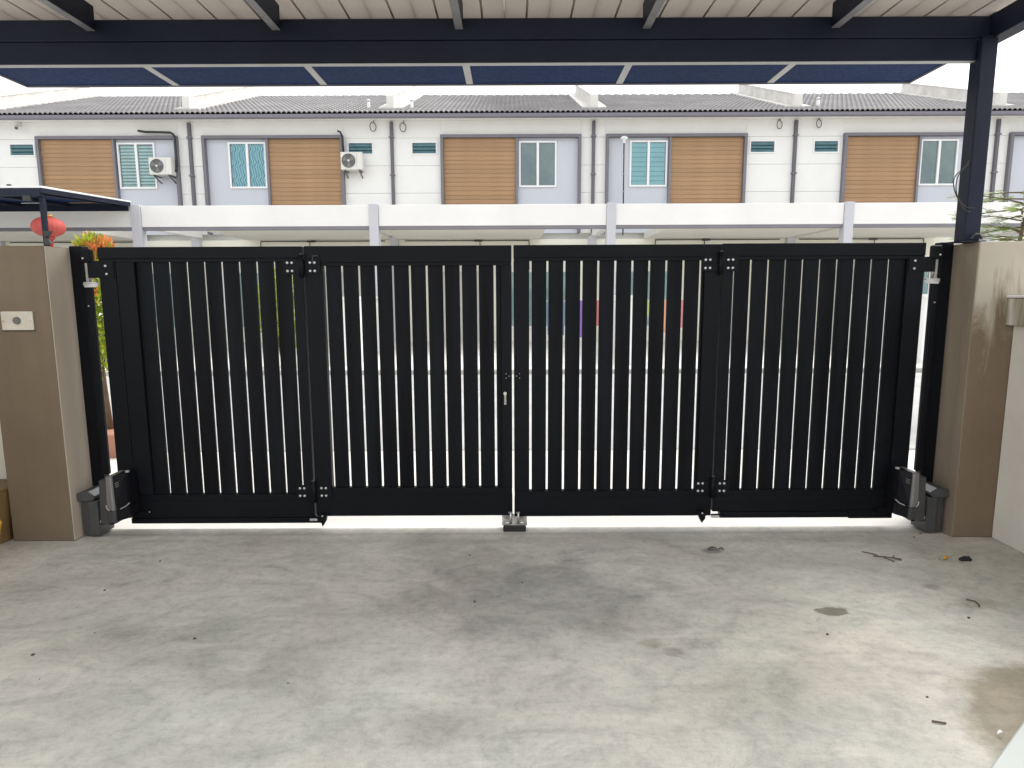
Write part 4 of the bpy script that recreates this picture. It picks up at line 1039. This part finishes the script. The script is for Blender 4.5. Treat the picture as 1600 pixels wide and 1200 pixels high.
# ------------------------------------------------------------------ litter on the floor
t = thing('plastic_clip', 'small black plastic clip lying on the concrete near the right pillar', 'clip', (2.483, 3.343, 0)); P = Part(t)
P.add(MB().prism([(2.452, 0.001), (2.512, 0.001), (2.512, 0.016), (2.500, 0.021), (2.465, 0.019), (2.452, 0.012)], 'y', 3.33, 3.352, 0.002), 'clip_body', 'rubber')
P.add(MB().box(2.468, 2.505, 3.334, 3.348, 0.022, 0.027, 0.002), 'clip_latch', 'opener')
def flat_leaf(name, x, y, l, wd, ang, m, label, cat):
    mb = MB(); bm = mb.bm; n = 8; d = Vector((math.cos(ang), math.sin(ang), 0)); s = Vector((-d.y, d.x, 0)); L_, Rr, Cc = [], [], []
    for i in range(n + 1):
        q = i / n; w_ = wd * math.sin(math.pi * min(1, q * 0.97 + 0.015)) ** 0.8
        c = Vector((x, y, 0.004 + 0.010 * math.sin(q * 3))) + d * (q - .5) * l
        Cc.append(bm.verts.new(c)); L_.append(bm.verts.new(c + s * w_ + Vector((0, 0, 0.006)))); Rr.append(bm.verts.new(c - s * w_ + Vector((0, 0, 0.004))))
    for i in range(n):
        bm.faces.new((Cc[i], Cc[i + 1], L_[i + 1], L_[i])); bm.faces.new((Rr[i], Rr[i + 1], Cc[i + 1], Cc[i]))
    tag(mb.build(name, m, loc=(x, y, 0)), label, cat)
flat_leaf('fallen_leaf', 2.384, 3.352, 0.036, 0.014, 0.4, 'orange_leaf', 'bright orange fallen leaf on the floor left of the black clip', 'leaf')
flat_leaf('fallen_leaf', 2.43, 3.385, 0.04, 0.006, 0.1, 'twig_pale', 'thin tan fallen leaf just behind the orange one and the black clip', 'leaf')
flat_leaf('fallen_leaf', 1.145, 3.50, 0.06, 0.012, 0.1, 'twig', 'dark curled leaf lying on concrete in front of the right hinge', 'leaf')
flat_leaf('fallen_leaf', 1.19, 3.49, 0.035, 0.010, -0.7, 'twig', 'dark small leaf fragment touching the curled leaf in front of the right hinge', 'leaf')
flat_leaf('paper_scrap', 1.615, 1.940, 0.024, 0.005, 0.1, 'win_white', 'tiny white scrap on the damp patch at the lower right', 'scrap')
def twig(pts, r, label, m='twig'):
    tag(MB().tube(pts, r, 6).build('dry_twig', m, loc=pts[0]), label, 'twig')
twig([(1.98, 3.46, .005), (2.02, 3.43, .007), (2.04, 3.41, .005)], 0.003, 'short dark twig behind the larger twig bundle on the right of the floor')
mb = MB()
mb.tube([(2.01, 3.40, .005), (2.05, 3.375, .012), (2.10, 3.36, .01), (2.14, 3.355, .005)], 0.0035, 6)
mb.tube([(2.05, 3.376, .010), (2.07, 3.34, .008), (2.085, 3.325, .004)], 0.003, 6); mb.tube([(2.09, 3.362, .01), (2.12, 3.385, .012), (2.13, 3.40, .006)], 0.0025, 6)
mb.tube([(2.10, 3.36, .009), (2.13, 3.335, .006)], 0.0025, 6)
tag(mb.build('dry_twig', 'twig', loc=(2.06, 3.37, 0)), 'branched dark twig on the concrete, right of the gate stop and near the opener', 'twig')
twig([(2.17, 2.89, .004), (2.195, 2.865, .006), (2.19, 2.83, .006), (2.178, 2.815, .004)], 0.003, 'hooked dark twig on the concrete below the black clip')
twig([(1.435, 2.012, .004), (1.455, 2.002, .006), (1.475, 2.0, .004)], 0.0035, 'tiny dark twig left of the damp patch near the bottom right')
twig([(2.05, 3.62, .004), (2.12, 3.60, .006), (2.18, 3.58, .004)], 0.002, 'thin pale stem lying on the floor below the right gate opener', 'twig_pale')
rnd = random.Random(11)
mb = MB()
for i in range(22):
    x, y = rnd.uniform(-2.4, 2.5), rnd.uniform(1.8, 3.75); r_ = rnd.uniform(.0015, .0045)
    mb.box(x - r_, x + r_ * rnd.uniform(.6, 1.6), y - r_, y + r_, 0.0005, r_ * 1.2)
o = mb.build('floor_grit', 'twig'); o['kind'] = 'stuff'
# pale board at the lower right corner
bd = MB(); bd.prism([(1.30, 1.648), (1.86, 2.089), (2.30, 1.60), (1.74, 1.16)], 'z', 0.0, 0.03, 0.006)
tag(bd.build('floor_board', 'board', loc=(1.9, 1.7, 0)), 'pale grey-green board lying on the damp floor at the lower right corner', 'board')
